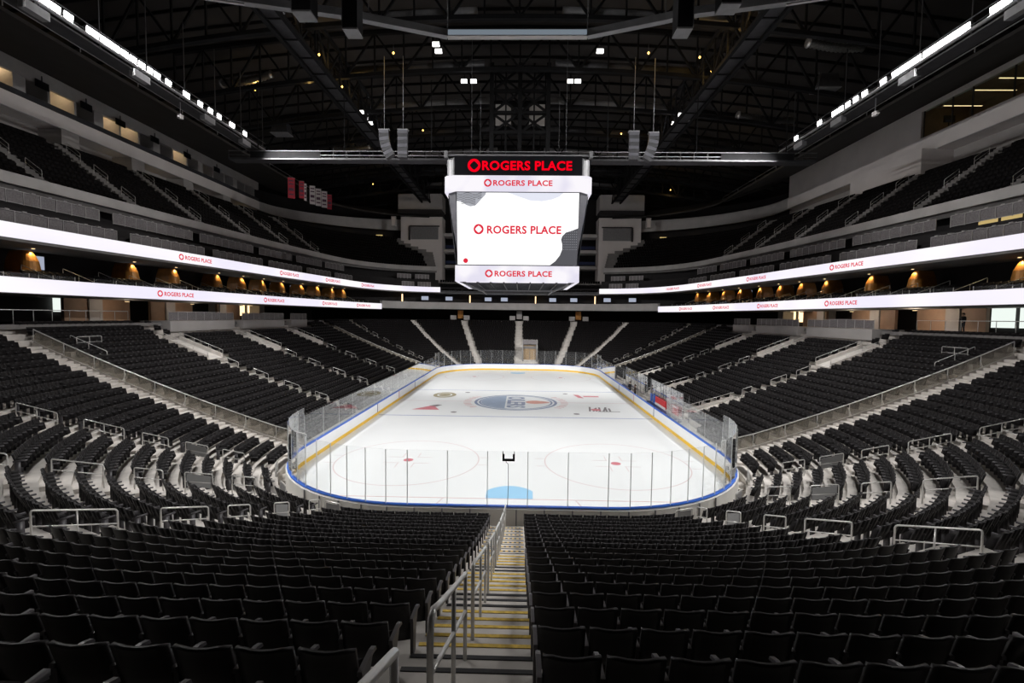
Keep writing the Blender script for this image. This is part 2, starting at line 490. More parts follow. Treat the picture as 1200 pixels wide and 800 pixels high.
for i in range(7):
    b.bar((7.5 + 0.34 * i, -4.5, 0.003), (7.8 + 0.34 * i + 0.3 * math.sin(i * 2), -2.6 + 0.4 * math.cos(i * 1.7), 0.003), 0.2, 0.004)
b.box((9.4, -4.55, 0.002), (2.2, 0.2, 0.004)); b.build('ice_advert', M['ink'], ice)
b = MB(); ring2d(b, 8.2, -3.7, 0, 0.5, 20, z=0.006); b.build('ice_advert_dot', M['ice_spot'], ice)

# ================================================================== BOARDS
boards = thing('rink_boards', 'white dasher boards with yellow kick plate, blue cap and glass round the ice', 'rink boards')


def sweep_ring(mb, prof, n_c=16):
    loops = [[(x, y, z) for x, y in ring_loop(s, n_c)] for s, z in prof]
    n = len(loops[0]); vs = [p for L in loops for p in L]; fs = []; m = len(loops)
    for i in range(m):
        j = (i + 1) % m
        for k in range(n): fs.append((i * n + k, i * n + (k + 1) % n, j * n + (k + 1) % n, j * n + k))
    mb.add(vs, fs)


b = MB(); sweep_ring(b, [(0.0, 0.20), (0.16, 0.20), (0.16, 1.03), (0.0, 1.03)]); b.build('board_face', M['board_white'], boards)
b = MB(); sweep_ring(b, [(-0.012, 0.0), (0.05, 0.0), (0.05, 0.25), (-0.012, 0.25)]); b.build('kick_plate', M['yellow'], boards)
b = MB(); sweep_ring(b, [(-0.02, 1.03), (0.18, 1.03), (0.18, 1.075), (-0.02, 1.075)]); b.build('cap_rail', M['blue'], boards)
b = MB(); sweep_ring(b, [(0.16, 0.0), (0.24, 0.0), (0.24, 0.98), (0.16, 0.98)]); b.build('outer_cladding', M['cladding'], boards)
# marks of the blue and centre lines on the boards
for sx in (-1, 1):
    for y in (-7.62, 0, 7.62):
        b = MB(); b.box((sx * 12.945, y, 0.62), (0.012, 0.16, 0.82)); b.build('board_line_mark', M['navy'] if y else M['ice_spot'], boards)
# outer posts of the near boards
for i in range(-8, 9):
    L = abs(i) * 1.22 + 0.4; x, y, nx, ny = bowl_pt(0.27, L, 1 if i >= 0 else -1)
    b = MB(); b.box((x, y, 0.49), (0.05, 0.05, 0.98), math.atan2(ny, nx)); b.build('board_post', M['steel_grey'], boards)

# glass: end and corners tall, sides lower
def glass_run(L0, L1, side, top, w, skip=None, sw=0.04):
    n = max(1, round((L1 - L0) / w)); w = (L1 - L0) / n
    for i in range(n):
        a, c = L0 + i * w, L0 + (i + 1) * w
        p, q = bowl_pt(0.10, a, side), bowl_pt(0.10, c, side)
        mid = bowl_pt(0.10, (a + c) / 2, side)
        if skip and skip(mid[0], mid[1]): continue
        b = MB(); d = Vector((q[0] - p[0], q[1] - p[1], 0)); d.normalize()
        P = Vector((p[0], p[1], 0)) + d * 0.02; Q = Vector((q[0], q[1], 0)) - d * 0.02
        b.bar((P.x, P.y, (1.075 + top) / 2), (Q.x, Q.y, (1.075 + top) / 2), 0.013, top - 1.075); b.build('glass_pane', M['glass'], boards)
        b = MB(); b.box((p[0], p[1], (1.075 + top) / 2), (sw, sw * 0.65, top - 1.075), math.atan2(mid[3], mid[2])); b.build('stanchion', M['stanchion'], boards)


LC1 = HX + (RC + 0.1) * PI / 2; LS1 = LC1 + 2 * HY; LC2 = LS1 + (RC + 0.1) * PI / 2; LT = bowl_len(0.1)
bench = lambda x, y: x > 0 and -11.8 < y < 11.2
for side in (1, -1):
    glass_run(0.88, 4.40, side, 3.5, 1.76); glass_run(4.40, LC1, side, 3.5, 0.96); glass_run(LC1, LS1, side, 3.02, 2.75, bench, 0.016); glass_run(LS1, LT - 0.88, side, 3.5, 1.9, None, 0.03)
b = MB(); b.bar((-0.86, -30.58, 2.29), (0.86, -30.58, 2.29), 0.013, 2.425); b.build('glass_pane', M['glass'], boards)
b = MB(); b.bar((-0.86, 30.58, 2.29), (0.86, 30.58, 2.29), 0.013, 2.425); b.build('glass_pane', M['glass'], boards)

# camera bracket clipped on the near glass
br = thing('camera_bracket', 'small black U-shaped bracket clipped on the end glass behind the goal', 'bracket', (0.04, -30.60, 3.13))
b = MB(); b.box((0, 0, 0), (0.54, 0.10, 0.09)); b.build('crossbar', M['steel_black'], br)
for sx in (-1, 1):
    b = MB(); b.box((sx * 0.225, 0, 0.14), (0.09, 0.10, 0.22)); b.box((sx * 0.25, 0, 0.30), (0.03, 0.08, 0.14)); b.build('clamp', M['steel_black'], br)
b = MB(); b.tube([(-0.12, -0.02, -0.03), (-0.1, -0.03, -0.1), (-0.02, -0.03, -0.16), (-0.01, -0.03, -0.3), (0.0, -0.03, -1.2), (-0.03, -0.03, -2.05)], 0.012, 6); b.build('cable', M['steel_black'], br)

# ================================================================== SEATS
SW = 0.49
back_mb = MB(); nu = 7; rows = [(0.34, 0.095), (0.55, 0.045), (0.74, -0.005), (0.835, -0.03), (0.86, -0.045)]
front, rear = [], []
for z, y in rows:
    fr, rr_ = [], []
    for i in range(nu):
        u = -1 + 2 * i / (nu - 1)
        cz = z + (0.012 * u * u - 0.012 if z > 0.8 else 0) - (0.02 if (abs(u) == 1 and z > 0.85) else 0)
        fr.append((u * 0.222, y + 0.045 * u * u + 0.02, cz)); rr_.append((u * 0.226, y + 0.042 * u * u - 0.02, cz))
    front.append(fr); rear.append(rr_)
vs = [p for r in front for p in r] + [p for r in rear for p in r]; nr = len(rows); o = nr * nu; fs = []
for j in range(nr - 1):
    for i in range(nu - 1):
        a = j * nu + i
        fs.append((a + 1, a, a + nu, a + nu + 1)); fs.append((o + a, o + a + 1, o + a + nu + 1, o + a + nu))
for i in range(nu - 1):
    t = (nr - 1) * nu + i
    fs.append((t + 1, t, o + t, o + t + 1)); fs.append((i, i + 1, o + i + 1, o + i))
for j in range(nr - 1):
    a = j * nu; fs.append((a, o + a, o + a + nu, a + nu)); a = j * nu + nu - 1; fs.append((o + a, a, a + nu, o + a + nu))
back_mb.add(vs, fs, True)
cush_mb = MB()
loops = []
for z, y0, y1, w in ((0.37, 0.14, 0.28, 0.19), (0.40, 0.125, 0.32, 0.205), (0.50, 0.10, 0.31, 0.21), (0.58, 0.08, 0.26, 0.20), (0.62, 0.07, 0.18, 0.18)):
    loops.append([(-w, y0, z), (w, y0, z), (w, y1, z), (-w, y1, z)])
cush_mb.loft(loops)
arm_mb = MB(); arm_mb.loft([[(-0.022, 0.03, 0.60), (0.022, 0.03, 0.60), (0.020, 0.03, 0.64), (-0.020, 0.03, 0.64)],
                            [(-0.022, 0.30, 0.59), (0.022, 0.30, 0.59), (0.020, 0.30, 0.625), (-0.020, 0.30, 0.625)],
                            [(-0.024, 0.38, 0.57), (0.024, 0.38, 0.57), (0.020, 0.375, 0.60), (-0.020, 0.375, 0.60)]])
leg_mb = MB(); leg_mb.loft([[(-0.02, 0.02, 0.0), (0.02, 0.02, 0.0), (0.02, 0.24, 0.0), (-0.02, 0.24, 0.0)],
                            [(-0.018, 0.06, 0.05), (0.018, 0.06, 0.05), (0.018, 0.17, 0.05), (-0.018, 0.17, 0.05)],
                            [(-0.018, 0.06, 0.45), (0.018, 0.06, 0.45), (0.018, 0.20, 0.45), (-0.018, 0.20, 0.45)],
                            [(-0.018, 0.05, 0.60), (0.018, 0.05, 0.60), (0.018, 0.30, 0.60), (-0.018, 0.30, 0.60)]])


def aisle_bounds(s):
    out = []
    for kind, v, w in AISLES: out.append((L_at(s, kind, v), w / 2))
    return out


all_seats = []   # (x, y, z, yaw, k, side, block, index from the lower aisle)
for k in range(0, 24):
    s = S(k); ab = aisle_bounds(s)
    for side in (1, -1):
        for bi in range(len(ab) - 1):
            a = ab[bi][0] + ab[bi][1]; c = ab[bi + 1][0] - ab[bi + 1][1]
            kind_ = AISLES[bi][0]
            n = int((c - a) / SW)
            off = 0.0 if bi == 0 else ((c - a) - n * SW) / 2
            for i in range(n):
                L = a + off + (i + 0.5) * SW
                x, y, nx, ny = bowl_pt(s, L, side)
                # upper entrances on the long sides and platforms at the back
                if abs(y) < 20 and k > 20 and y > -9: continue
                if k >= 15 and k <= 20 and any(abs(y - q) < 1.7 for q in (-9.4, 1.0, 12.2)) and abs(x) > 20: continue
                # players' entrances through the lower rows of the bench side
                if side > 0 and 1 <= k <= 6 and any(abs(y - q) < 1.1 for q in (-10.2, 0.8, 11.6)) and x > 12: continue
                if k == 0 and side > 0 and abs(y) < 15.5 and x > 12: continue      # benches
                if side > 0 and k <= 10 and y > 30 and 0 < x < 3.85: continue       # far stair portal
                all_seats.append((x, y, ZF(k), math.atan2(-ny, -nx) - PI / 2, k, side, bi, i))
vis = []
for q, st_ in enumerate(all_seats):
    p = to_px(st_[0], st_[1], st_[2] + 0.8)
    if p and -10 < p[0] < 1210 and -20 < p[1] < 850 and st_[6] == 0: vis.append((p[2], q))
vis.sort(); near_ids = [q for _, q in vis[:300]]; near_set = set(near_ids)
protos = {}
me_cache = {}
for q in near_ids:
    x, y, z, yaw, k, side, bi, i = all_seats[q]
    where = 'on the handrail side' if side < 0 else 'on the side without handrail'
    t = thing('stadium_seat', f'black folding seat {ORD[i+1]} from central stairs {where}, {ORD[k+1]} row from ice', 'seat', (x, y, z), yaw, 'black folding seats nearest the camera')
    if not me_cache:
        for nm, bld, m in (('backrest', back_mb, M['seat']), ('seat', cush_mb, M['seat_fabric']), ('armrest', arm_mb, M['arm']), ('leg', leg_mb, M['arm'])):
            o = bld.build(nm, m); me_cache[nm] = o.data; bpy.data.objects.remove(o)

    def part(nm, dx):
        o = bpy.data.objects.new(nm, me_cache[nm]); COL.objects.link(o); o.parent = t; o.location = (dx, 0, 0)
    part('backrest', 0); part('seat', 0); part('armrest', side * SW / 2 * 1.0); part('leg', side * SW / 2)
    if i == 0: part('armrest', -side * SW / 2); part('leg', -side * SW / 2)

# all other seats: one countless mass
def lod(kind):
    v, f, mi = [], [], []

    def hexa(p, m):
        o = len(v); v.extend(p); f.extend([(o, o + 3, o + 2, o + 1), (o + 4, o + 5, o + 6, o + 7), (o, o + 1, o + 5, o + 4), (o + 1, o + 2, o + 6, o + 5), (o + 2, o + 3, o + 7, o + 6), (o + 3, o, o + 4, o + 7)]); mi.extend([m] * 6)

    def bx(x0, x1, y0, y1, z0, z1, m, t=0.0):
        hexa([(x0, y0 + t, z0), (x1, y0 + t, z0), (x1, y1 + t, z0), (x0, y1 + t, z0), (x0, y0, z1), (x1, y0, z1), (x1, y1, z1), (x0, y1, z1)], m)
    if kind == 0:
        for a, c in ((-0.225, -0.11), (-0.11, 0.11), (0.11, 0.225)):
            fa, fc = 0.05 * (abs(a) / 0.225) ** 2, 0.05 * (abs(c) / 0.225) ** 2
            hexa([(a, fa + 0.08, 0.36), (c, fc + 0.08, 0.36), (c, fc + 0.12, 0.36), (a, fa + 0.12, 0.36), (a, fa - 0.07, 0.86), (c, fc - 0.07, 0.86), (c, fc - 0.02, 0.86), (a, fa - 0.02, 0.86)], 0)
        bx(-0.215, 0.215, 0.05, 0.24, 0.36, 0.66, 1, 0.08); bx(0.22, 0.27, 0.0, 0.38, 0.59, 0.635, 2); bx(0.227, 0.263, 0.04, 0.2, 0.0, 0.6, 2)
    elif kind == 1:
        bx(-0.228, 0.228, -0.07, 0.0, 0.34, 0.86, 0, 0.11); bx(-0.22, 0.22, 0.04, 0.24, 0.36, 0.76, 1, 0.09); bx(0.22, 0.27, 0.0, 0.38, 0.59, 0.63, 2)
    else:
        bx(-0.235, 0.235, -0.07, 0.02, 0.30, 0.86, 0, 0.11); bx(-0.225, 0.225, 0.04, 0.26, 0.32, 0.74, 1, 0.09)
    return np.array(v, dtype=np.float64), np.array(f, dtype=np.int32), np.array(mi, dtype=np.int32)


LODS = [lod(0), lod(1), lod(2)]
mass = [[], [], []]
for q, st_ in enumerate(all_seats):
    if q in near_set: continue
    x, y, z, yaw, k, side, bi, i = st_
    p = to_px(x, y, z + 0.5)
    if not p or p[0] < -130 or p[0] > 1330 or p[1] > 1100: continue
    mass[0 if p[2] < 26 else (1 if p[2] < 60 else 2)].append((x, y, z, yaw))
EXTRA_SEATS = []      # filled by the upper tiers: (x, y, z, yaw)


def build_mass():
    V, F, MI = [], [], []; base = 0
    for li, lst in enumerate([mass[0], mass[1], mass[2] + EXTRA_SEATS]):
        v, f, mi = LODS[li]
        if not lst: continue
        A = np.array(lst); c, s_ = np.cos(A[:, 3])[:, None], np.sin(A[:, 3])[:, None]
        jit = rng.normal(0, 0.012, len(A))[:, None]
        X = A[:, 0:1] + c * v[:, 0] - s_ * (v[:, 1] + jit * v[:, 2]); Y = A[:, 1:2] + s_ * v[:, 0] + c * (v[:, 1] + jit * v[:, 2]); Z = A[:, 2:3] + v[:, 2] + 0 * X
        V.append(np.stack([X, Y, Z], -1).reshape(-1, 3))
        F.append((f[None] + (np.arange(len(A)) * len(v))[:, None, None] + base).reshape(-1, 4)); base += len(A) * len(v)
        MI.append(np.tile(mi, len(A)))
    V = np.concatenate(V); F = np.concatenate(F).astype(np.int32); MI = np.concatenate(MI).astype(np.int32)
    me = bpy.data.meshes.new('stadium_seating')
    me.vertices.add(len(V)); me.vertices.foreach_set('co', V.astype(np.float32).ravel())
    me.loops.add(F.size); me.loops.foreach_set('vertex_index', F.ravel())
    me.polygons.add(len(F)); me.polygons.foreach_set('loop_start', np.arange(0, F.size, 4, dtype=np.int32)); me.polygons.foreach_set('loop_total', np.full(len(F), 4, dtype=np.int32))
    for m in ('seat', 'seat_fabric', 'arm'): me.materials.append(M[m])
    me.polygons.foreach_set('material_index', MI); me.update(calc_edges=True); me.validate()
    o = bpy.data.objects.new('stadium_seating', me); COL.objects.link(o)
    tag(o, 'rows upon rows of black folding seats filling the rest of the bowl', 'seats', kind='stuff')


# ================================================================== HANDRAILS
def loop_rail(label, x, y, z, rz, L, rise, h=0.95, panel=False, mid=True, post_mid=None, group=None, zig=0.06):
    t = thing('handrail', label, 'handrail', (x, y, z), rz, group)
    r = 0.024
    pts = [(0, 0, 0), (0, 0, h - zig), (0.02, 0, h - 0.02), (zig, 0, h + rise * zig / L), (L - zig, 0, h + rise * (L - zig) / L), (L - 0.02, 0, h + rise - 0.02), (L, 0, h + rise - zig), (L, 0, rise)]
    b = MB(); b.tube(pts, r, 8); b.build('top_rail', M['rail'], t)
    if mid:
        b = MB(); b.tube([(0, 0, h - 0.40), (L, 0, h - 0.40 + rise)], 0.018, 8); b.build('mid_rail', M['rail'], t)
    if L > 1.5:
        b = MB(); b.tube([(L / 2, 0, rise / 2 - 0.1), (L / 2, 0, h + rise / 2)], 0.02, 8); b.build('post', M['rail'], t)
    if panel:
        b = MB(); b.loft([[(0.06, -0.012, h - 0.62), (L - 0.06, -0.012, h - 0.62 + rise), (L - 0.06, 0.012, h - 0.62 + rise), (0.06, 0.012, h - 0.62)],
                          [(0.06, -0.012, h - 0.07), (L - 0.06, -0.012, h - 0.07 + rise), (L - 0.06, 0.012, h - 0.07 + rise), (0.06, 0.012, h - 0.07)]])
        b.build('infill_panel', M['panel_grey'], t)
    return t


NM = {1: 'players bench side', -1: 'hanging banner side'}


def aisle_rail(kind, v, k0, k1, side, label, panel=False, lat=0.0):
    s0, s1 = S(k0) - 0.28, S(k1) - 0.28
    x, y, nx, ny = bowl_pt(s0, L_at(s0, kind, v), side)
    x2, y2, *_ = bowl_pt(s1, L_at(s1, kind, v), side)
    z0, z1 = ZT(k0) - 0.86, ZT(k1) - 0.86
    L = math.hypot(x2 - x, y2 - y)
    loop_rail(label, x - ny * lat, y + nx * lat, z0, math.atan2(y2 - y, x2 - x), L, z1 - z0, panel=panel, group='looped steel handrails on the stairs')


corner = {69.3: [(0.5, 1.2), (2.4, 3.2), (4.4, 5.4), (6.2, 7.9), (9.2, 11.3), (12.6, 14.8)], 44.0: [(1.1, 2.2), (3.1, 4.3), (5.2, 6.3), (7.4, 9.1), (10.4, 12.4)], 21.3: [(1.5, 2.7), (3.5, 4.7), (5.6, 6.9), (7.8, 9.7), (10.9, 12.7)]}
pan = {69.3: (1,), 44.0: (1,), 21.3: (1,)}
stn = {69.3: 'stairs edging central block', 44.0: 'middle corner stairs', 21.3: 'corner stairs by balustrade'}
for side in (1, -1):
    for v, spans in corner.items():
        for j, (a, c) in enumerate(spans):
            aisle_rail('ncorner', v, a, c, side, f'{ORD[j+1]} looped handrail up from ice, {stn[v]}, {NM[side]}', panel=j in pan[v])
        # front gate with grey panel at the foot of the stairs
        s = 0.75; L = L_at(s, 'ncorner', v); x, y, nx, ny = bowl_pt(s, L - 0.42, side); x2, y2, *_ = bowl_pt(s, L + 0.42, side)
        loop_rail(f'low steel barrier with grey panel at foot of {stn[v]}, {NM[side]}', x, y, 0.15, math.atan2(y2 - y, x2 - x), math.hypot(x2 - x, y2 - y), 0.0, panel=True, group='grey panel barriers by the boards')
    for ai, v in enumerate((-10.0, 0.6, 11.6)):
        nm = ('stairs nearest the near corner', 'stairs at the centre line', 'stairs nearest the far corner')[ai]
        for j, (a, c) in enumerate([(3.2, 4.5), (6.2, 7.8), (9.5, 11.1), (12.7, 14.2)] if side < 0 else [(7.0, 8.0), (9.9, 11.5), (12.5, 13.8)]):
            aisle_rail('side', v, a, c, side, f'{ORD[j+1]} looped handrail up from ice, {nm} on {NM[side]}')
    for j, (a, c) in enumerate([(3.9, 4.9), (6.2, 7.4), (9.2, 10.6), (12.6, 14.0), (15.6, 17.0), (18.6, 20.0)]):
        aisle_rail('fcorner', 24.2, a, c, side, f'{ORD[j+1]} looped handrail up from ice on the far corner stairs, {NM[side]}')

# long handrail down the central stairs, in four lengths
XR = -0.05
def stair_z(y):     # nosing line of the central stairs
    s = -y - HY - RC; k = (s + 0.70 - 1.33) / 0.84
    return ZF(max(k, 0)) + 0.05
spans = [(-49.6, -48.25, 'nearest'), (-47.4, -45.45, 'second'), (-44.65, -42.55, 'third'), (-41.8, -39.9, 'fourth'), (-39.05, -37.1, 'fifth'), (-36.3, -34.2, 'sixth'), (-33.4, -31.15, 'last')]
for y0_, y1_, nm in spans:
    lab = {'nearest': 'end of steel handrail on central stairs cut off by the bottom edge', 'second': 'steel stair handrail closest to us with bent top end, on the central stairs', 'third': 'second steel handrail down the central stairs, just past the closest one',
           'fourth': 'third steel handrail down the central stairs', 'fifth': 'fourth steel handrail about halfway down the central stairs', 'sixth': 'second lowest steel handrail on the central stairs', 'last': 'lowest steel handrail on central stairs, ending at the end glass'}[nm]
    t = thing('stair_handrail', lab, 'handrail', (XR, y0_, stair_z(y0_)), PI / 2, 'steel handrails of the central stairs')
    z0, L = stair_z(y0_), y1_ - y0_
    f = lambda d: stair_z(y0_ + d) - z0
    h = 0.90
    b = MB(); pts = [(0, 0, -0.1), (0, 0, h - 0.16), (0.03, 0, h - 0.05), (0.12, 0, h + f(0.12) + 0.01)] + [(L * i / 6, 0, h + f(L * i / 6)) for i in range(1, 7)]
    b.tube(pts, 0.024, 10); b.build('top_rail', M['rail'], t)
    b = MB(); b.tube([(0.0, 0, h - 0.42)] + [(L * i / 5, 0, h - 0.42 + f(L * i / 5)) for i in range(1, 6)], 0.019, 8); b.build('mid_rail', M['rail'], t)
    for f_ in (0.55, 1.0):
        d = L * f_
        b = MB(); b.tube([(d, 0, f(d) - 0.25), (d, 0, h + f(d))], 0.021, 8); b.build('post', M['rail'], t)

# ================================================================== GLASS BALUSTRADES dividing the corner from the side stands
def balustrade(label, fn, k0, k1, step, mat_g, h=1.0, name='glass_balustrade'):
    """fn(k) -> x, y"""
    x0_, y0_ = fn(k0); t = thing(name, label, 'balustrade', (x0_, y0_, ZF(k0)))
    ks = [k0 + (k1 - k0) * i / step for i in range(step + 1)]
    P = [Vector((fn(k)[0] - x0_, fn(k)[1] - y0_, ZF(k) - ZF(k0))) for k in ks]
    up = Vector((0, 0, 1))
    b = MB(); b.tube([p + up * h for p in P], 0.035, 8); b.build('top_rail', M['rail'], t)
    b = MB()
    for i in range(step): b.bar(P[i] + up * 0.02, P[i + 1] + up * 0.02, 0.18, 0.36)
    b.build('concrete_curb', M['concrete'], t)
    for i in range(step + 1):
        b = MB(); b.tube([P[i] + up * 0.0, P[i] + up * h], 0.025, 8); b.build('post', M['rail'], t)
    for i in range(step):
        b = MB(); d = (P[i + 1] - P[i]).normalized() * 0.05
        b.bar(P[i] + d + up * 0.57, P[i + 1] - d + up * 0.57, 0.014, 0.70); b.build('glass_pane', mat_g, t)
    return t


M['bal_glass'] = glass('balustrade_glass', (0.86, 0.85, 0.82), 0.05, base=0.04, haze=0.30, hcol=(0.62, 0.58, 0.50))
for side in (1, -1):
    balustrade(f'long sloping glass balustrade with steel top rail beside near corner stairs, {NM[side]}', lambda k: (side * (12.95 + S(k) - 0.28), -20.45), -0.4, 21.3, 9, M['bal_glass'])
    def fc(k):
        s = S(k) - 0.28; x, y, *_ = bowl_pt(s, L_at(s, 'fcorner', 9.0) - 0.66, side); return x, y
    balustrade(f'sloping glass balustrade with steel rail beside far corner stairs, {NM[side]}', fc, 0.5, 20, 8, M['bal_glass'])
    # landing rails at the head of the near balustrade
    x = side * (12.95 + S(19.2)); z = ZF(19.2)
    rz = 0 if side > 0 else PI
    loop_rail(f'tall looped rail on landing at top of near glass balustrade, {NM[side]}', x, -19.0, z + 0.25, rz + PI / 2 * side, 1.9, 0, h=1.0, group='landing rails')
    s0 = 14.6
    loop_rail(f'sloping rail of near landing ramp going down among side seats, {NM[side]}', side * (12.95 + S(17.0)), -18.7, ZF(17.0) + 0.1, rz, 2.6, ZF(20.0) - ZF(17.0), h=0.95, group='landing rails')
    b = MB(); x0_ = side * (12.95 + S(19.6)); b.box((x0_, -19.5, ZF(19.2) + 0.1), (2.4, 1.6, 0.35)); b.box((side * (12.95 + S(17.6)), -19.3, ZF(17.4) + 0.1), (2.2, 1.3, 0.3)); struct('floor_landing', b, M['concrete'])

# entrances high in the side stands and the players' entrances below
def entrance(yc, k0, k1, side, w, label, hwall=0.75):
    xa, xb = side * (12.95 + S(k0) - 0.6), side * (12.95 + S(k1) - 0.3)
    za, zb = ZF(k0), ZF(k1)
    b = MB()
    b.loft([[(xa, yc - w, za + 0.02), (xa, yc + w, za + 0.02), (xa, yc + w, za + 0.10), (xa, yc - w, za + 0.10)], [(xb, yc - w, zb + 0.02), (xb, yc + w, zb + 0.02), (xb, yc + w, zb + 0.10), (xb, yc - w, zb + 0.10)]])
    for q in (-1, 1):
        y = yc + q * w
        b.loft([[(xa, y - 0.08, za - 0.2), (xa, y + 0.08, za - 0.2), (xa, y + 0.08, za + hwall), (xa, y - 0.08, za + hwall)], [(xb, y - 0.08, zb - 0.2), (xb, y + 0.08, zb - 0.2), (xb, y + 0.08, zb + hwall), (xb, y - 0.08, zb + hwall)]])
    struct('floor_entrance_ramp', b, M['concrete'])
    for q, nm in ((-1, 'nearer'), (1, 'farther')):
        t = thing('wall_handrail', f'{nm} wall-top handrail of {label}', 'handrail', (xa, yc + q * w, za + hwall), 0, 'handrails on entrance walls')
        d = xb - xa
        b = MB(); b.tube([(0, 0, 0.0), (0, 0, 0.34), (d, 0, zb - za + 0.34), (d, 0, zb - za)], 0.024, 8); b.build('top_rail', M['rail'], t)
        for f_ in (0.33, 0.66):
            b = MB(); b.tube([(d * f_, 0, (zb - za) * f_), (d * f_, 0, (zb - za) * f_ + 0.34)], 0.018, 6); b.build('post', M['rail'], t)


for side in (1, -1):
    for yc, nm in ((-9.4, 'near'), (1.0, 'middle'), (12.2, 'far')):
        entrance(yc, 16.0, 20.4, side, 1.0, f'{nm} upper entrance in side seats, {NM[side]}', 0.45)
for yc, nm in ((-10.2, 'near'), (0.8, 'middle'), (11.6, 'far')):
    entrance(yc, 1.5, 6.5, 1, 0.8, f'{nm} players entrance behind the benches', 0.4)
# ================================================================== UPPER TIERS (plan ring)
CTRL = [(35.7, -62), (35.6, -45), (35.5, -30), (35.3, -19), (34.4, -8), (33.3, 5.0), (32.3, 16), (31.0, 26), (29.6, 35), (27.4, 41), (23.2, 45.8), (17.0, 48.4), (8.5, 49.7), (0.0, 50.0)]


def catmull(P, n=8):
    out = []
    for i in range(len(P) - 1):
        p0, p1, p2, p3 = P[max(i - 1, 0)], P[i], P[i + 1], P[min(i + 2, len(P) - 1)]
        for j in range(n):
            t = j / n
            out.append(tuple(0.5 * (2 * p1[q] + (p2[q] - p0[q]) * t + (2 * p0[q] - 5 * p1[q] + 4 * p2[q] - p3[q]) * t * t + (3 * p1[q] - p0[q] - 3 * p2[q] + p3[q]) * t ** 3) for q in range(2)))
    out.append(P[-1]); return out


RP = catmull(CTRL); RN = []
for i in range(len(RP)):
    a, b_ = RP[max(i - 1, 0)], RP[min(i + 1, len(RP) - 1)]
    d = Vector((b_[0] - a[0], b_[1] - a[1])).normalized(); RN.append((d.y, -d.x))
RN[-1] = (0.0, 1.0)


def ringp(i, off, side=1):
    return (side * (RP[i][0] + off * RN[i][0]), RP[i][1] + off * RN[i][1] * 0.55)


def idx_where(f): return [i for i in range(len(RP)) if f(*RP[i])]


def ring_at_y(y, off, side=1):
    """point on the offset ring with given y (long side part), plus outward normal"""
    best = min(range(len(RP) - 1), key=lambda i: abs(ringp(i, off)[1] - y) + (0 if RP[i][0] > 12 else 50))
    p = ringp(best, off, side); q = ringp(best + 1 if best + 1 < len(RP) else best, off, side); r_ = ringp(best - 1, off, side)
    if (q[1] - p[1]) and p[1] <= y: t = (y - p[1]) / (q[1] - p[1]); x = p[0] + (q[0] - p[0]) * t
    elif p[1] - r_[1]: t = (y - r_[1]) / (p[1] - r_[1]); x = r_[0] + (p[0] - r_[0]) * t
    else: x = p[0]
    n = Vector((side * RN[best][0], RN[best][1])); return x, y, n.x, n.y


def ring_sweep(mb, prof, i0, i1, side=1, mi=0):
    """prof: closed list of (off, z); from ring index i0 to i1"""
    loops = []
    for i in range(i0, i1 + 1):
        L = [(*ringp(i, o, side), z) for o, z in prof]
        loops.append(L if side > 0 else L[::-1])
    mb.loft(loops, mi=mi)


def first_i(cond): return next(i for i in range(len(RP)) if cond(*RP[i]))


I_NEAR = first_i(lambda x, y: y > -46)
I_LOW = first_i(lambda x, y: y > 40.8)            # lower ribbons end
I_UP = first_i(lambda x, y: x < 17.2)             # upper ribbons end
I_END = len(RP) - 1
SN = {1: 'bench', -1: 'banner'}

for side in (1, -1):
    nm = 'right' if side > 0 else 'left'
    # lower suite balcony: slab, ribbon behind it
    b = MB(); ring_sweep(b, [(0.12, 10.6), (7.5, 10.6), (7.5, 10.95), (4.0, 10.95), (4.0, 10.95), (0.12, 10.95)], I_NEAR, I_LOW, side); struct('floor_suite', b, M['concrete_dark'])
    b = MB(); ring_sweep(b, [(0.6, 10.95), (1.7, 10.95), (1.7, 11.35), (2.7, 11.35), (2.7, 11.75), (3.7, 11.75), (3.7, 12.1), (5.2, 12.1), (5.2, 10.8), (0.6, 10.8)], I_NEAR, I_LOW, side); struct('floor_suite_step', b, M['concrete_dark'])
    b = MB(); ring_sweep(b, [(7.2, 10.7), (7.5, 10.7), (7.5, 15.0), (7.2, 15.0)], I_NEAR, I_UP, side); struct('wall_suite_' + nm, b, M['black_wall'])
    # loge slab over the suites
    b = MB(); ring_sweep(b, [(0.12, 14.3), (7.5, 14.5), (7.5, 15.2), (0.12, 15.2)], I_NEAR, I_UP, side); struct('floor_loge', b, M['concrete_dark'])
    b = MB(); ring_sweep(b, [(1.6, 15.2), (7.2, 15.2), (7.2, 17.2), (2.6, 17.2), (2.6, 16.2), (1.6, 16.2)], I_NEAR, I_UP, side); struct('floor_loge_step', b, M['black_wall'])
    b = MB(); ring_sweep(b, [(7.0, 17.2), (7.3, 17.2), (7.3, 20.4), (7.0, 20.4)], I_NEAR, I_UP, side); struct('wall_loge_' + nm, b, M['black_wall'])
    # upper bowl fascia, rake and back wall
    b = MB(); ring_sweep(b, [(4.5, 19.32), (4.75, 19.28), (5.0, 19.32), (5.0, 20.2), (4.5, 20.2)], I_NEAR, I_UP, side); struct('trim_upper_fascia', b, M['fascia'])
    b = MB(); prof = [(4.9, 19.4)]
    for j in range(13): prof += [(4.95 + 0.82 * j, 19.45 + 0.62 * j), (4.95 + 0.82 * (j + 1), 19.45 + 0.62 * j)]
    prof += [(15.6, 26.9), (15.6, 26.5), (5.2, 18.9)]
    ring_sweep(b, prof, I_NEAR, I_UP, side); struct('floor_upper_terrace', b, M['concrete_dark'])

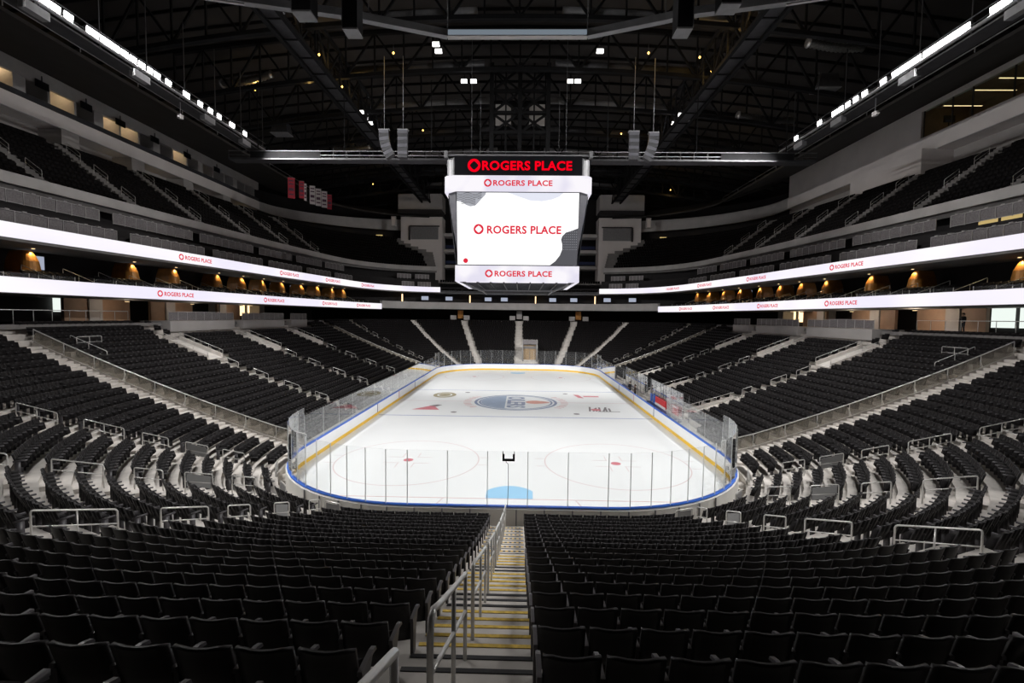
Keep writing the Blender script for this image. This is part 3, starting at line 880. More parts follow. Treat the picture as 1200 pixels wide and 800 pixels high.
# ribbons with lettering
RTXT = {('up', -1): (-2.2, 14.5, 26, 37.5), ('up', 1): (-2.0, 13.5, 27, 37.5), ('low', -1): (-4.8, 11, 25, 36), ('low', 1): (-1.5, 10.8, 22, 33)}
for lv, z0, z1, iend in (('up', 14.50, 15.56, I_UP), ('low', 10.66, 11.76, I_LOW)):
    for side in (1, -1):
        t = thing('led_ribbon', f"{'upper' if lv == 'up' else 'lower'} curving white LED ribbon with red lettering along {NM[side]} balcony", 'LED ribbon', (0, 0, 0))
        b = MB(); ring_sweep(b, [(0.0, z0 - 0.03), (0.14, z0 - 0.03), (0.14, z1 + 0.03), (0.0, z1 + 0.03)], I_NEAR, iend, side); b.build('housing', M['steel_grey'], t)
        b = MB(); ring_sweep(b, [(-0.03, z0), (0.01, z0), (0.01, z1), (-0.03, z1)], I_NEAR, iend, side); ls_ = b.build('led_strip', M['led_white'], t)
        for y in RTXT[(lv, side)]:
            b = MB()
            x, yy, nx, ny = ring_at_y(y, -0.05, side)
            # reading direction for a viewer on the ice
            ex = Vector((ny, -nx, 0)).normalized()
            c = Vector((x, yy, 0)) - Vector((nx, ny, 0)) * 0.06
            W = 3.6; h = 0.42; zc = (z0 + z1) / 2
            add_text(b, 'ROGERS PLACE', c - ex * (W / 2 - 0.35) + Vector((0, 0, zc - h / 2)), ex, (0, 0, 1), W, h); b.build('lettering', M['led_red'], ls_); b = MB()
            add_emblem(b, c - ex * (W / 2 + 0.12) + Vector((0, 0, zc)), ex, (0, 0, 1), 0.31); b.build('emblem', M['led_red'], ls_)

# far balcony fascia + bar behind it
for side in (1, -1):
    b = MB(); ring_sweep(b, [(-0.2, 10.9), (0.4, 10.9), (0.4, 12.35), (-0.2, 12.35)], I_LOW, I_END, side); struct('trim_far_fascia', b, M['fascia'])
    b = MB(); ring_sweep(b, [(0.4, 11.2), (9.0, 11.2), (9.0, 11.6), (0.4, 11.6)], I_LOW, I_END, side); struct('floor_far_balcony', b, M['concrete_dark'])
    b = MB(); ring_sweep(b, [(8.6, 11.0), (9.0, 11.0), (9.0, 16.0), (8.6, 16.0)], I_LOW, I_END, side); struct('wall_far_bar', b, M['black_wall'])
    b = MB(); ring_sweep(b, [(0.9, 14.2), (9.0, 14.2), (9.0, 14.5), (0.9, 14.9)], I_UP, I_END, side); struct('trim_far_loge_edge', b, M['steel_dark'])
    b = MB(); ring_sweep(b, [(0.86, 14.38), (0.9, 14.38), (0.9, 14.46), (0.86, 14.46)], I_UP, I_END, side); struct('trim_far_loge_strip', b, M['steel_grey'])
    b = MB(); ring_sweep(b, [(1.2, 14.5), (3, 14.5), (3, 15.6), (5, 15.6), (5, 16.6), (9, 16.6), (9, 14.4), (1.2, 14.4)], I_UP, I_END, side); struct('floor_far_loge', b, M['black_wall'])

# seats of suites, loge and upper bowl -> part of the seating mass
def add_seats_ring(off, z, i0, i1, side, gaps=()):
    P = [ringp(i, off, side) for i in range(i0, i1 + 1)]
    acc = 0.0
    for i in range(len(P) - 1):
        d = Vector((P[i + 1][0] - P[i][0], P[i + 1][1] - P[i][1])); L = d.length; d.normalize()
        while acc < L:
            x, y = P[i][0] + d.x * acc, P[i][1] + d.y * acc; acc += 0.52
            if any(abs(y - g) < (0.65 if g < 30 else 1.1) for g in gaps): continue
            n = Vector((-d.y, d.x)) if side > 0 else Vector((d.y, -d.x))     # towards the ice
            if n.x * x > 0 and abs(x) > 5: n = -n
            if abs(x) <= 5: n = Vector((0, -1))
            p = to_px(x, y, z)
            if y > 53.2 and abs(x) < 27.8 and z > 19: continue
            if p and -120 < p[0] < 1320: EXTRA_SEATS.append((x, y, z, math.atan2(n.y, n.x) - PI / 2))
        acc -= L


UA = [-29.0, -20.0, -11.0, -2.3, 6.5, 15.3, 24.0, 32.5]
for side in (1, -1):
    for j in range(1, 12): add_seats_ring(4.95 + 0.82 * j + 0.7, 19.45 + 0.62 * j, I_NEAR, I_UP - 2, side, UA)
    for off, z in ((1.55, 10.95), (2.55, 11.35), (3.55, 11.75)): add_seats_ring(off, z, I_NEAR, I_LOW - 1, side, [y + 2 for y in range(-30, 45, 6)])
    for off, z in ((2.4, 14.5), (4.4, 15.6), (6.4, 16.6)): add_seats_ring(off, z, I_UP + 1, I_END, side)

# upper aisles: pale stair strips with side rails
for side in (1, -1):
    for ui, y in enumerate(UA[2:]):
        b = MB(); x0_, y0_, nx, ny = ring_at_y(y, 5.0, side)
        n = Vector((nx, ny * 0.55, 0))
        for j in range(24):
            o = 0.41 * j; z = 19.45 + 0.31 * j
            c = Vector((x0_, y0_, 0)) + n * (o + 0.2); rz = math.atan2(n.y, n.x)
            b.box((c.x, c.y, z + 0.16), (0.42, 1.1, 0.32), rz)
        struct('floor_upper_aisle', b, M['concrete_dark'])
        for seg in range(3):
            o = 1.2 + 3.0 * seg; c = Vector((x0_, y0_, 0)) + n * o
            loop_rail(f'thin rail {ORD[seg+1]} up the {ORD[ui+1]} upper-tier stairs, {NM[side]}', c.x, c.y, 19.6 + o * 0.755, math.atan2(n.y, n.x), 1.5, 1.13, h=0.95, group='upper tier stair rails')

# loge mesh fence panels: two staggered rows
def mesh_block(off, z, y0_, y1_, side, label):
    x0_, _, _, _ = ring_at_y(y0_, off, side); t = thing('mesh_fence', label, 'fence', (x0_, y0_, z), 0, 'grey mesh fence segments of the loge boxes')
    n = max(2, round((y1_ - y0_) / 1.15)); H = 0.98
    pts = [Vector((*ring_at_y(y0_ + (y1_ - y0_) * i / n, off, side)[:2], z)) - Vector((x0_, y0_, z)) for i in range(n + 1)]
    for i in range(n):
        d = (pts[i + 1] - pts[i]); u = d.normalized() * 0.06
        b = MB(); b.bar(pts[i] + u + Vector((0, 0, H / 2)), pts[i + 1] - u + Vector((0, 0, H / 2)), 0.03, H - 0.14); b.build('mesh_panel', M['mesh'], t)
    b = MB()
    for i in range(n + 1): b.bar(pts[i], pts[i] + Vector((0, 0, H + 0.02)), 0.06, 0.06)
    for i in range(n):
        b.bar(pts[i] + Vector((0, 0, H)), pts[i + 1] + Vector((0, 0, H)), 0.05, 0.05); b.bar(pts[i] + Vector((0, 0, 0.06)), pts[i + 1] + Vector((0, 0, 0.06)), 0.04, 0.04)
        m = (pts[i] + pts[i + 1]) / 2; b.box((m.x, m.y, H + 0.05), (0.3, 0.3, 0.06))
    b.build('mesh_frame', M['mesh_frame'], t)


LB = {'lower': [(-30.5, -20.5), (-19.5, -9.6), (-8.3, 0.5), (1.8, 10.5), (11.8, 19.5), (20.8, 27.5), (28.8, 34.5)], 'upper': [(-28.0, -18.6), (-17.4, -9.3), (-8.0, 1.2), (2.3, 11.4), (12.7, 20.0), (21.2, 28.0), (29.2, 35.0)]}
for side in (1, -1):
    for lv, (off, z) in (('lower', (1.15, 15.62)), ('upper', (3.0, 17.52))):
        for j, (a, c) in enumerate(LB[lv][1:]):
            mesh_block(off, z, a, c, side, f'{ORD[j+1]} grey mesh fence segment of {lv} loge row, counted from us, {NM[side]}')
# far loge fences
for side in (1, -1):
    for j, (ia, off, z) in enumerate(((I_UP - 9, 1.15, 15.62), (I_UP - 5, 1.15, 15.62), (I_UP - 9, 3.0, 17.3), (I_UP - 5, 3.0, 17.3))):
        t = thing('mesh_fence', f'far corner mesh fence {("lower outer","lower inner","upper outer","upper inner")[j]} segment beside concrete tower, {NM[side]}', 'fence', (*ringp(ia, off, side), z), 0, 'far corner mesh fences')
        p0 = Vector((*ringp(ia, off, side), z)); p1 = Vector((*ringp(ia + 3, off, side), z)); d = p1 - p0
        for i in range(4):
            b = MB(); b.bar(d * (i + 0.05) / 4 + Vector((0, 0, 0.5)), d * (i + 0.95) / 4 + Vector((0, 0, 0.5)), 0.03, 0.84); b.build('mesh_panel', M['mesh'], t)
        b = MB(); b.bar(Vector((0, 0, 0.97)), d + Vector((0, 0, 0.97)), 0.05)
        for i in range(5): b.bar(d * i / 4, d * i / 4 + Vector((0, 0, 1)), 0.06)
        b.build('mesh_frame', M['mesh_frame'], t)

# suite dividers: copper wall shells, screens, handrails
COLY = [-23.5, -18.6, -13.6, -4.8, 0.2, 6.6, 11.0, 15.2, 19.6, 24.5, 29.0, 33.5, 37.0]
for side in (1, -1):
    for j, y in enumerate(COLY):
        x, yy, nx, ny = ring_at_y(y, 5.4, side)
        t = thing('copper_partition', f'{ORD[j+1]} copper-coloured curved suite partition counted from us, {NM[side]}', 'partition', (x, yy, 12.1), math.atan2(ny, nx), 'copper partitions between suites')
        b = MB(); L = []
        for z, w, d in ((0, 0.62, 0.8), (0.6, 0.66, 0.82), (1.3, 0.58, 0.78), (1.8, 0.42, 0.7), (2.15, 0.30, 0.6)):
            L.append([(-d + d * (1 - math.cos(a)) * 0.0 + (-w if False else 0) + d * 0 + (-0.2 - w * math.sin(a)) , w * math.cos(a), z) for a in [PI * q / 10 for q in range(11)]] + [(d * 0.9, -w * 0.7, z), (d * 0.9, w * 0.7, z)])
        b.loft(L, smooth=False); b.build('shell', M['copper'], t)
        b = MB(); b.box((-1.4, 0.0, 2.30), (0.16, 0.16, 0.06)); b.build('downlight', M['warm'], t)
        ld = bpy.data.lights.new('suite_downlight', 'SPOT'); ld.energy = 130; ld.color = (1, 0.72, 0.36); ld.spot_size = math.radians(110); ld.shadow_soft_size = 0.08
        lo_ = bpy.data.objects.new('suite_downlight', ld); COL.objects.link(lo_); lo_.parent = t; lo_.location = (-1.4, 0, 2.24); lo_.rotation_euler = (0, 0.25, 0)
        if j in (2, 3, 5, 6, 8, 9) and side < 0 or j in (5, 7, 9) and side > 0:
            x, yy, nx, ny = ring_at_y(y + 1.9, 6.7, side)
            tv = thing('wall_screen', f'lit screen on the suite wall just past the {ORD[j+1]} copper partition, {NM[side]}', 'screen', (x, yy, 13.55), math.atan2(ny, nx), 'lit screens in the suites')
            b = MB(); b.box((0.06, 0, 0), (0.08, 2.3, 1.25)); b.build('casing', M['sign_black'], tv); b = MB(); b.box((0.01, 0, 0), (0.02, 2.2, 1.15)); b.build('display', M['tv'], tv)
    for j, y in enumerate(range(-25, 37, 3)):
        x, yy, nx, ny = ring_at_y(float(y) + 0.9, 0.7, side)
        loop_rail(f'{ORD[min(j+1,25)]} sloping suite-balcony handrail counted from us, {NM[side]}', x, yy, 10.95, math.atan2(ny, nx), 3.0, 1.15, h=0.9, mid=False, group='suite balcony handrails')
    # low glass fronts on the balcony edge
    for j, (a, c) in enumerate(((-22, -14), (-12.5, -3), (-1.5, 8), (9.5, 19), (20.5, 30), (31, 38))):
        pa, pc = ring_at_y(a, 0.32, side), ring_at_y(c, 0.32, side)
        t = thing('balcony_glass', f'{ORD[j+1]} clear glass parapet above lower ribbon counted from us, {NM[side]}', 'glass parapet', (pa[0], pa[1], 10.95), 0, 'glass parapets of the suites')
        n = 5; Q = [Vector((*ring_at_y(a + (c - a) * i / n, 0.36, side)[:2], 0)) - Vector((pa[0], pa[1], 0)) for i in range(n + 1)]
        for i in range(n):
            b = MB(); b.bar(Q[i].lerp(Q[i + 1], 0.01) + Vector((0, 0, 0.62)), Q[i].lerp(Q[i + 1], 0.99) + Vector((0, 0, 0.62)), 0.012, 1.1); b.build('glass_pane', M['glass'], t)
        b = MB()
        for i in range(n + 1): b.bar(Q[i], Q[i] + Vector((0, 0, 1.17)), 0.03, 0.05)
        b.build('clamp_post', M['rail'], t)

# ------------------------------------------------------------------ concourse behind the lower bowl
for side in (1, -1):
    nm = 'right' if side > 0 else 'left'
    b = MB(); b.box((side * 39.5, -3, 8.3), (12.5, 94, 0.3)); struct('floor_concourse', b, M['concrete_dark'])
    b = MB(); b.box((side * 43.0, -3, 9.6), (0.3, 94, 2.6)); struct('wall_concourse_' + nm, b, M['black_wall'])
    b = MB()
    for y in (-17, -6.5, 3.0, 12.5, 22): b.box((side * 41.5, y, 9.55), (1.6, 1.4, 2.2))
    struct('pillar_concourse', b, M['wall_grey'])
    b = MB()
    for y, w in ((-6.0, 7.0), (3.5, 6.5), (14.0, 5.0)): b.box((side * 41.0, y, 9.55), (0.3, w, 2.2))
    struct('wall_concourse_panel', b, M['tan'])
    # platforms at the back of the lower bowl
    for j, (a, c) in enumerate(((-7.8, 1.9), (3.6, 13.0), (15.0, 19.8))):
        b = MB(); b.box((side * 33.9, (a + c) / 2, 8.1), (2.9, c - a, 1.0)); struct('wall_platform', b, M['wall_grey'])
        t = thing('platform_fence', f"{('nearest','middle','farthest')[j]} grey mesh fence on seating platform at back of lower stand, {NM[side]}", 'fence', (side * 32.6, a, 8.6), 0, 'platform fences')
        n = round((c - a) / 1.2); w = (c - a) / n
        for i in range(n):
            b = MB(); b.box((0, (i + 0.5) * w, 0.45), (0.03, w - 0.1, 0.75)); b.build('mesh_panel', M['mesh'], t)
        b = MB(); b.box((0, (c - a) / 2, 0.88), (0.05, c - a, 0.05))
        for i in range(n + 1): b.box((0, i * w, 0.44), (0.05, 0.05, 0.88))
        b.build('mesh_frame', M['mesh_frame'], t)
    # fence along the concourse
    for j, (a, c) in enumerate(((-32.0, -20.6), (-20.3, -9.6))):
        t = thing('concourse_rail', f"{('nearer','farther')[j]} long steel rail along concourse above top row, {NM[side]}", 'rail', (side * 34.9, a, 8.45), 0, 'concourse rails')
        b = MB(); b.tube([(0, 0, 0), (0, 0, 1.0), (0, c - a, 1.0), (0, c - a, 0)], 0.03, 8); b.build('top_rail', M['rail'], t)
        n = round((c - a) / 1.4)
        for i in range(1, n):
            b = MB(); b.tube([(0, (c - a) * i / n, 0), (0, (c - a) * i / n, 1.0)], 0.022, 6); b.build('post', M['rail'], t)

for j, (x, y, e) in enumerate(((38.5, -5.0, 170), (38.5, 3.5, 150), (38.5, 13, 90), (-38.5, -5.5, 60), (-38.5, 3.5, 60), (-38.5, 13, 60))):
    t = thing('concourse_lamp', f"{ORD[j % 3 + 1]} round ceiling lamp in concourse under suites, {NM[1 if x > 0 else -1]}", 'lamp', (x, y, 10.5), 0, 'concourse ceiling lamps')
    b = MB(); b.tube([(0, 0, 0.08), (0, 0, -0.06)], 0.22, 12); b.build('housing', M['steel_grey'], t); b = MB(); b.tube([(0, 0, -0.06), (0, 0, -0.09)], 0.18, 12); b.build('lens', M['warm'], t)
    ld = bpy.data.lights.new('concourse_light', 'POINT'); ld.energy = e; ld.color = (1, 0.80, 0.62); ld.shadow_soft_size = 0.2
    lo_ = bpy.data.objects.new('concourse_light', ld); COL.objects.link(lo_); lo_.parent = t; lo_.location = (0, 0, -0.25)
# lit concourse openings
b = MB(); b.box((42.6, -9.2, 9.9), (0.12, 1.9, 2.0)); b.box((42.6, -11.9, 9.9), (0.12, 2.6, 2.0)); b.box((42.6, -5.7, 9.9), (0.12, 0.8, 2.0)); struct('window_2', b, M['cool'])
b = MB(); b.box((-42.6, -8.3, 10.15), (0.12, 0.9, 1.6)); struct('window_3', b, M['cool'])
for side in (1, -1):
    b = MB()
    for y in (17.5, 19.8, 22.0, 24.5): b.box((side * 42.6, y, 9.9), (0.1, 1.3, 1.6))
    struct('window_4' if side > 0 else 'window_5', b, M['warm'])
b = MB()
for y in (-14.0, -12.2, -10.4, -8.6): ring = ring_at_y(y, 6.9, 1); b.box((ring[0], y, 18.4), (0.1, 1.6, 1.0))
struct('window_6', b, M['warm_dim'])

# ------------------------------------------------------------------ upper back wall, press level
I_R = first_i(lambda x, y: y > 33.0)
for side in (1, -1):
    nm = 'right' if side > 0 else 'left'; zf0, zf1, zt = (30.1, 32.15, 36.2) if side > 0 else (29.3, 30.85, 34.5)
    X = 50.0
    b = MB(); b.box((side * 52.3, -4, 28.4), (0.4, 90, 4.2)); struct('wall_upper_back_' + nm, b, M['wall_grey'])
    b = MB(); b.loft([[(side * X, y, zf0), (side * X, y, zf1), (side * (X + 4), y, zf1), (side * (X + 4), y, zf0 - 0.2)] for y in (-60, 38)]); struct('trim_press_fascia', b, M['wall_white'])
    b = MB(); b.tube([(side * (X - 0.03), -60, zf0), (side * (X - 0.03), 38, zf0)], 0.07, 6); struct('trim_press_edge', b, M['mesh_frame'])
    if side > 0:
        b = MB(); b.box((X + 0.45, 23.8, (zf1 + zt) / 2), (0.5, 28.4, zt - zf1)); struct('wall_press_right', b, M['wall_white'])
        b = MB(); b.box((X + 0.45, -25, zt - 0.35), (0.5, 69.2, 0.7)); struct('trim_window_head', b, M['wall_white'])
        b = MB(); b.box((X + 6, -25, 34.0), (0.3, 69, 4.0)); b.box((X + 3.3, 9.6, 34), (5.4, 0.2, 4.0)); struct('wall_lounge', b, M['tan'])
        b = MB(); b.box((X + 3.2, -25, zf1 + 0.05), (5.6, 69, 0.2)); struct('floor_lounge', b, M['concrete_dark'])
        b = MB(); b.box((X + 3.2, -25, zt - 0.2), (5.6, 69, 0.2)); struct('ceiling_lounge', b, M['tan'])
        b = MB(); b.box((X + 0.4, -25, 33.8), (0.03, 68.9, 3.4)); struct('window_1', b, M['window'])
        b = MB()
        for y in (9.4, 5.6, 3.2, -1.2, -6): b.box((X + 0.4, y, 33.8), (0.12, 0.12, 3.4))
        struct('window_1_frame', b, M['steel_dark'])
        for j, (y, z) in enumerate(((7.2, 35.2), (3.4, 35.2), (0.8, 35.2), (-2.4, 35.2), (-5.5, 35.2))):
            t = thing('strip_light', f'{ORD[5-j]} warm strip light from the frame edge inside the upper lounge window', 'light', (X + 3.0, y, z), 0, 'lounge strip lights')
            b = MB(); b.box((0, 0, 0.04), (4.6, 0.16, 0.06)); b.build('housing', M['steel_dark'], t); b = MB(); b.box((0, 0, 0), (4.5, 0.12, 0.03)); b.build('tube', M['warm'], t)
        t = thing('lounge_screen', 'dark screen with blue picture behind the end of the lounge window', 'screen', (X + 2.2, 8.0, 33.2))
        b = MB(); b.box((0, 0, 0.8), (1.3, 0.12, 0.8)); b.build('display', M['sign_black'], t); b = MB(); b.box((0, 0.06, 0.2), (0.12, 0.08, 0.7)); b.build('stand', M['steel_dark'], t)
        b = MB(); b.box((0.0, -0.07, 0.55), (1.0, 0.02, 0.3)); b.build('picture', M['navy'], t)
        # blocks standing in front of the back wall
        b = MB(); b.box((50.2, 13.0, 28.2), (3.8, 12.0, 3.9)); struct('wall_upper_block', b, M['wall_white'])
    else:
        zs = zf1 + 0.1
        b = MB(); b.box((-(X + 0.3), -11, zt - 0.7), (0.4, 98, 1.5)); struct('trim_press_header', b, M['fascia'])
        b = MB(); b.box((-(X + 4.0), -11, 33), (0.3, 98, 4.5)); struct('wall_press_left', b, M['wall_grey'])
        b = MB(); b.box((-(X + 0.2), -11, zs + 0.25), (0.3, 98, 0.5)); struct('trim_press_sill', b, M['steel_dark'])
        b = MB()
        for j in range(24):
            y = -30 + 2.9 * j; b.box((-(X + 2.0), y, 32.5), (3.6, 0.25 if j % 3 else 1.2, 4.0))
        struct('wall_press_divider', b, M['wall_grey'])
        b = MB()
        for j, y in enumerate((-28.5, -22.7, -16.5, -4.6, 1.2, 9.8, 24.5)): b.box((-(X + 3.8), y, 34.05), (0.05, 1.5, 0.8))
        struct('wall_press_glow', b, M['warm_dim'])  # glowing panels stand in for lamplight on the press bay walls
        for j, y in enumerate((-14.05, -8.25, -5.35, 0.45, 6.25, 9.15, 17.85)):
            t = thing('press_lamp', f'{ORD[j+1]} warm ceiling lamp in the press gallery bays from frame edge', 'lamp', (-(X + 1.6), y, zt - 0.6), 0, 'press gallery lamps')
            b = MB(); b.box((0, 0, 0.05), (0.9, 0.3, 0.1)); b.build('housing', M['steel_dark'], t); b = MB(); b.box((0, 0, -0.02), (0.8, 0.22, 0.04)); b.build('tube', M['warm'], t)
            ld = bpy.data.lights.new('press_light', 'POINT'); ld.energy = 55; ld.color = (1, 0.72, 0.40); ld.shadow_soft_size = 0.15
            lo_ = bpy.data.objects.new('press_light', ld); COL.objects.link(lo_); lo_.parent = t; lo_.location = (0, 0, -0.35)
        for j, y in enumerate((-10.5, -6.8, -2.0, 2.9, 7.4, 12.8, 18.9, 25.6)):
            t = thing('press_monitor', f'{ORD[j+1]} dark monitor hanging along press gallery from frame edge', 'monitor', (-(X - 0.15), y, zt - 1.55), 0, 'press gallery monitors')
            b = MB(); b.box((0, 0, 0), (0.12, 1.35, 0.75)); b.build('display', M['sign_black'], t); b = MB(); b.bar((0, 0, 0.35), (0.0, 0, 0.9), 0.08); b.build('bracket', M['steel_dark'], t)
    # corner continuation of the fascia
    def P(o, z): return (o, z)
    cpts = [(50.0, 38.0), (49.2, 42.0), (46.5, 46.5), (42.0, 50.5), (36.5, 53.5), (31.0, 55.2), (26.6, 56.0)]
    cp = catmull(cpts, 5); loops = []; lo2 = []
    for i, (x, y) in enumerate(cp):
        f_ = i / (len(cp) - 1); za = zf0 + (28.9 - zf0) * f_; zb = zf1 + (31.4 - zf1) * f_
        a, c = cp[max(i - 1, 0)], cp[min(i + 1, len(cp) - 1)]; d = Vector((c[0] - a[0], c[1] - a[1])).normalized(); n_ = (d.y, -d.x)
        Q = [(side * (x + n_[0] * o), y + n_[1] * o, z) for o, z in ((0, za), (0.4, za), (0.4, zb), (0, zb))]
        loops.append(Q)
        lo2.append([(side * (x + n_[0] * o), y + n_[1] * o, z) for o, z in ((2.5, 24.5), (2.8, 24.5), (2.8, 34.0), (2.5, 34.0))])
    b = MB(); b.loft(loops); struct('trim_corner_fascia', b, M['fascia'])
    b = MB(); b.loft(lo2); struct('wall_corner_' + nm, b, M['black_wall'])
    # lit doorways on the upper concourse
    b = MB()
    for y in ((-15.5, 7.5, 14.5, 19.0, 27.0, 34.0) if side < 0 else (-9.0, 22.0, 30.0)): b.box((side * 52.05, y, 27.7), (0.08, 1.1, 0.9))
    struct('window_8' if side > 0 else 'window_9', b, M['warm_dim'])
    b = MB()
    for i in (6, 12, 18, 24): x, y = cp[i]; b.box((side * (x + 0.6), y + 1.6, 27.6), (1.5, 0.1, 0.8))
    struct('window_10' if side > 0 else 'window_11', b, M['warm_dim'])
    b = MB()
    for j, y in enumerate((-27, -17.5, -8.5, 0.5, 9.5, 18.5, 27.5)):
        if side < 0: b.box((-50.8, y, 27.4), (2.6, 2.0, 3.4))
        elif j in (1, 2): b.box((51.2, y, 27.4), (1.8, 1.4, 4.6))
    struct('wall_upper_pier', b, M['wall_grey'])
    # sloping dark soffit and its edge pipe
    b = MB(); b.loft([[(side * 38, y, 31.45), (side * 50.6, y, zt + 0.05), (side * 50.6, y, zt + 0.4), (side * 38, y, 31.75)] for y in (-60, 39)]); struct('ceiling_soffit_' + nm, b, M['deck'])
    lo = []
    for i, (x, y) in enumerate(cp):
        f_ = i / (len(cp) - 1); lo.append([(side * (x * 0.77), y * 0.93 + 2, 31.45), (side * (x + 0.4), y + 0.4, zt + 0.05 + (33.0 - zt) * f_), (side * (x + 0.4), y + 0.4, zt + 0.4 + (33.0 - zt) * f_), (side * (x * 0.77), y * 0.93 + 2, 31.75)])
    b = MB(); b.loft(lo); struct('ceiling_soffit_corner_' + nm, b, M['deck'])
    t = thing('edge_pipe', f'thin grey pipe rail along edge of dark upper soffit, {NM[side]}', 'pipe rail', (side * 38, -58, 32.2))
    b = MB(); b.tube([(0, 0, 0), (0, 96, 0)], 0.05, 6); b.build('pipe', M['steel_grey'], t)
    for j in range(17):
        b = MB(); b.box((0, j * 6.0, -0.2), (0.06, 0.06, 0.4)); b.build('post', M['steel_grey'], t)

# towers each side of the scoreboard, far wall
for side in (1, -1):
    b = MB(); b.box((side * 22.3, 56.2, 23.6), (9.4, 4.0, 16.2)); struct('wall_tower', b, M['wall_white'])
    b = MB(); b.box((side * 21.6, 54.15, 28.0), (6.2, 0.3, 2.7)); struct('window_tower', b, M['steel_grey'])
    b = MB(); b.box((side * 21.6, 53.96, 29.55), (6.8, 0.3, 0.25)); b.box((side * 25.0, 53.96, 28.0), (0.35, 0.3, 3.1)); struct('trim_tower_window', b, M['steel_dark'])
    b = MB(); b.box((side * 22.3, 55.0, 34.6), (9.8, 4.5, 3.4)); struct('wall_tower_head', b, M['wall_grey'])
    b = MB(); b.box((side * 22.3, 54.0, 32.4), (9.8, 4.0, 0.9)); struct('trim_tower_ledge', b, M['black_wall'])
    b = MB(); b.tube([(side * 17.6, 52.65, 36.35), (side * 27.0, 52.65, 36.35)], 0.06, 6); struct('trim_tower_light', b, M['mesh_frame'])
    t = thing('ladder_box', f'white box unit hanging at outer edge of concrete tower, {NM[side]}', 'box', (side * 27.9, 51.6, 29.0)); t.scale = (0.9, 0.9, 0.9)
    b = MB(); b.box((0, 0, 1.2), (1.1, 0.6, 2.4)); b.build('cabinet', M['mesh_frame'], t); b = MB(); b.box((0, -0.32, 1.2), (0.8, 0.04, 1.9)); b.build('door', M['wall_white'], t)
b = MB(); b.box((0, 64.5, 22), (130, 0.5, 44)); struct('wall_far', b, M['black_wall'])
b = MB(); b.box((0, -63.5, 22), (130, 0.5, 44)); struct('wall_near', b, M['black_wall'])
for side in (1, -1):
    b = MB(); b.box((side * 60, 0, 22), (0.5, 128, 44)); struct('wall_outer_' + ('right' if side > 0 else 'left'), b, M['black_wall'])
# balconies between the towers, mostly behind the scoreboard
for j, z in enumerate((17.2, 20.8, 24.4, 28.0)):
    b = MB(); b.box((0, 57.5, z), (35, 3.5, 0.7)); struct('floor_far_gallery', b, M['fascia'])
    if j in (1, 2):
        b = MB(); b.box((0, 58.6, z + 1.3), (35, 0.1, 0.7)); struct('window_far_gallery', b, M['navy'])
for j, x in enumerate((-25, -20.5, -15.5, -11.0, -7.0, -3.4, 3.6, 7.4, 12.0, 16.5, 19.0, 24.0)):
    y = 53.0 - 0.0085 * x * x
    t = thing('bar_light', (f'slim glowing amber column lamp in far bar, {ORD[j // 3 + 1]} from banner side' if j % 3 == 0 else f'small pale lit screen in far bar, {ORD[j - j // 3]} from banner side'), 'lamp', (x, y, 12.35 if j % 3 else 11.6), 0)
    b = MB(); b.box((0, 0, 0.05), (0.3, 0.3, 0.1)); b.build('base', M['steel_dark'], t)
    if j % 3 == 0:
        b = MB(); b.box((0, 0, 1.3), (0.22, 0.22, 2.2)); b.build('lamp_shade', M['warm'], t)
    else:
        b = MB(); b.box((0, 0, 0.9), (1.5, 0.1, 0.8)); b.build('lamp_shade', M['tv'], t)
# ================================================================== SCOREBOARD
sb = thing('scoreboard', 'huge four-sided video scoreboard with white LED bands hanging over centre ice', 'scoreboard', (0.03, 0, 0))


def oct_loop(h, ch, z): return [(h, -h + ch, z), (h, h - ch, z), (h - ch, h, z), (-h + ch, h, z), (-h, h - ch, z), (-h, -h + ch, z), (-h + ch, -h, z), (h - ch, -h, z)]


def rrl(h, r, z, n=6): return [(x, y, z) for x, y in rr_poly(h, h, r, n)]


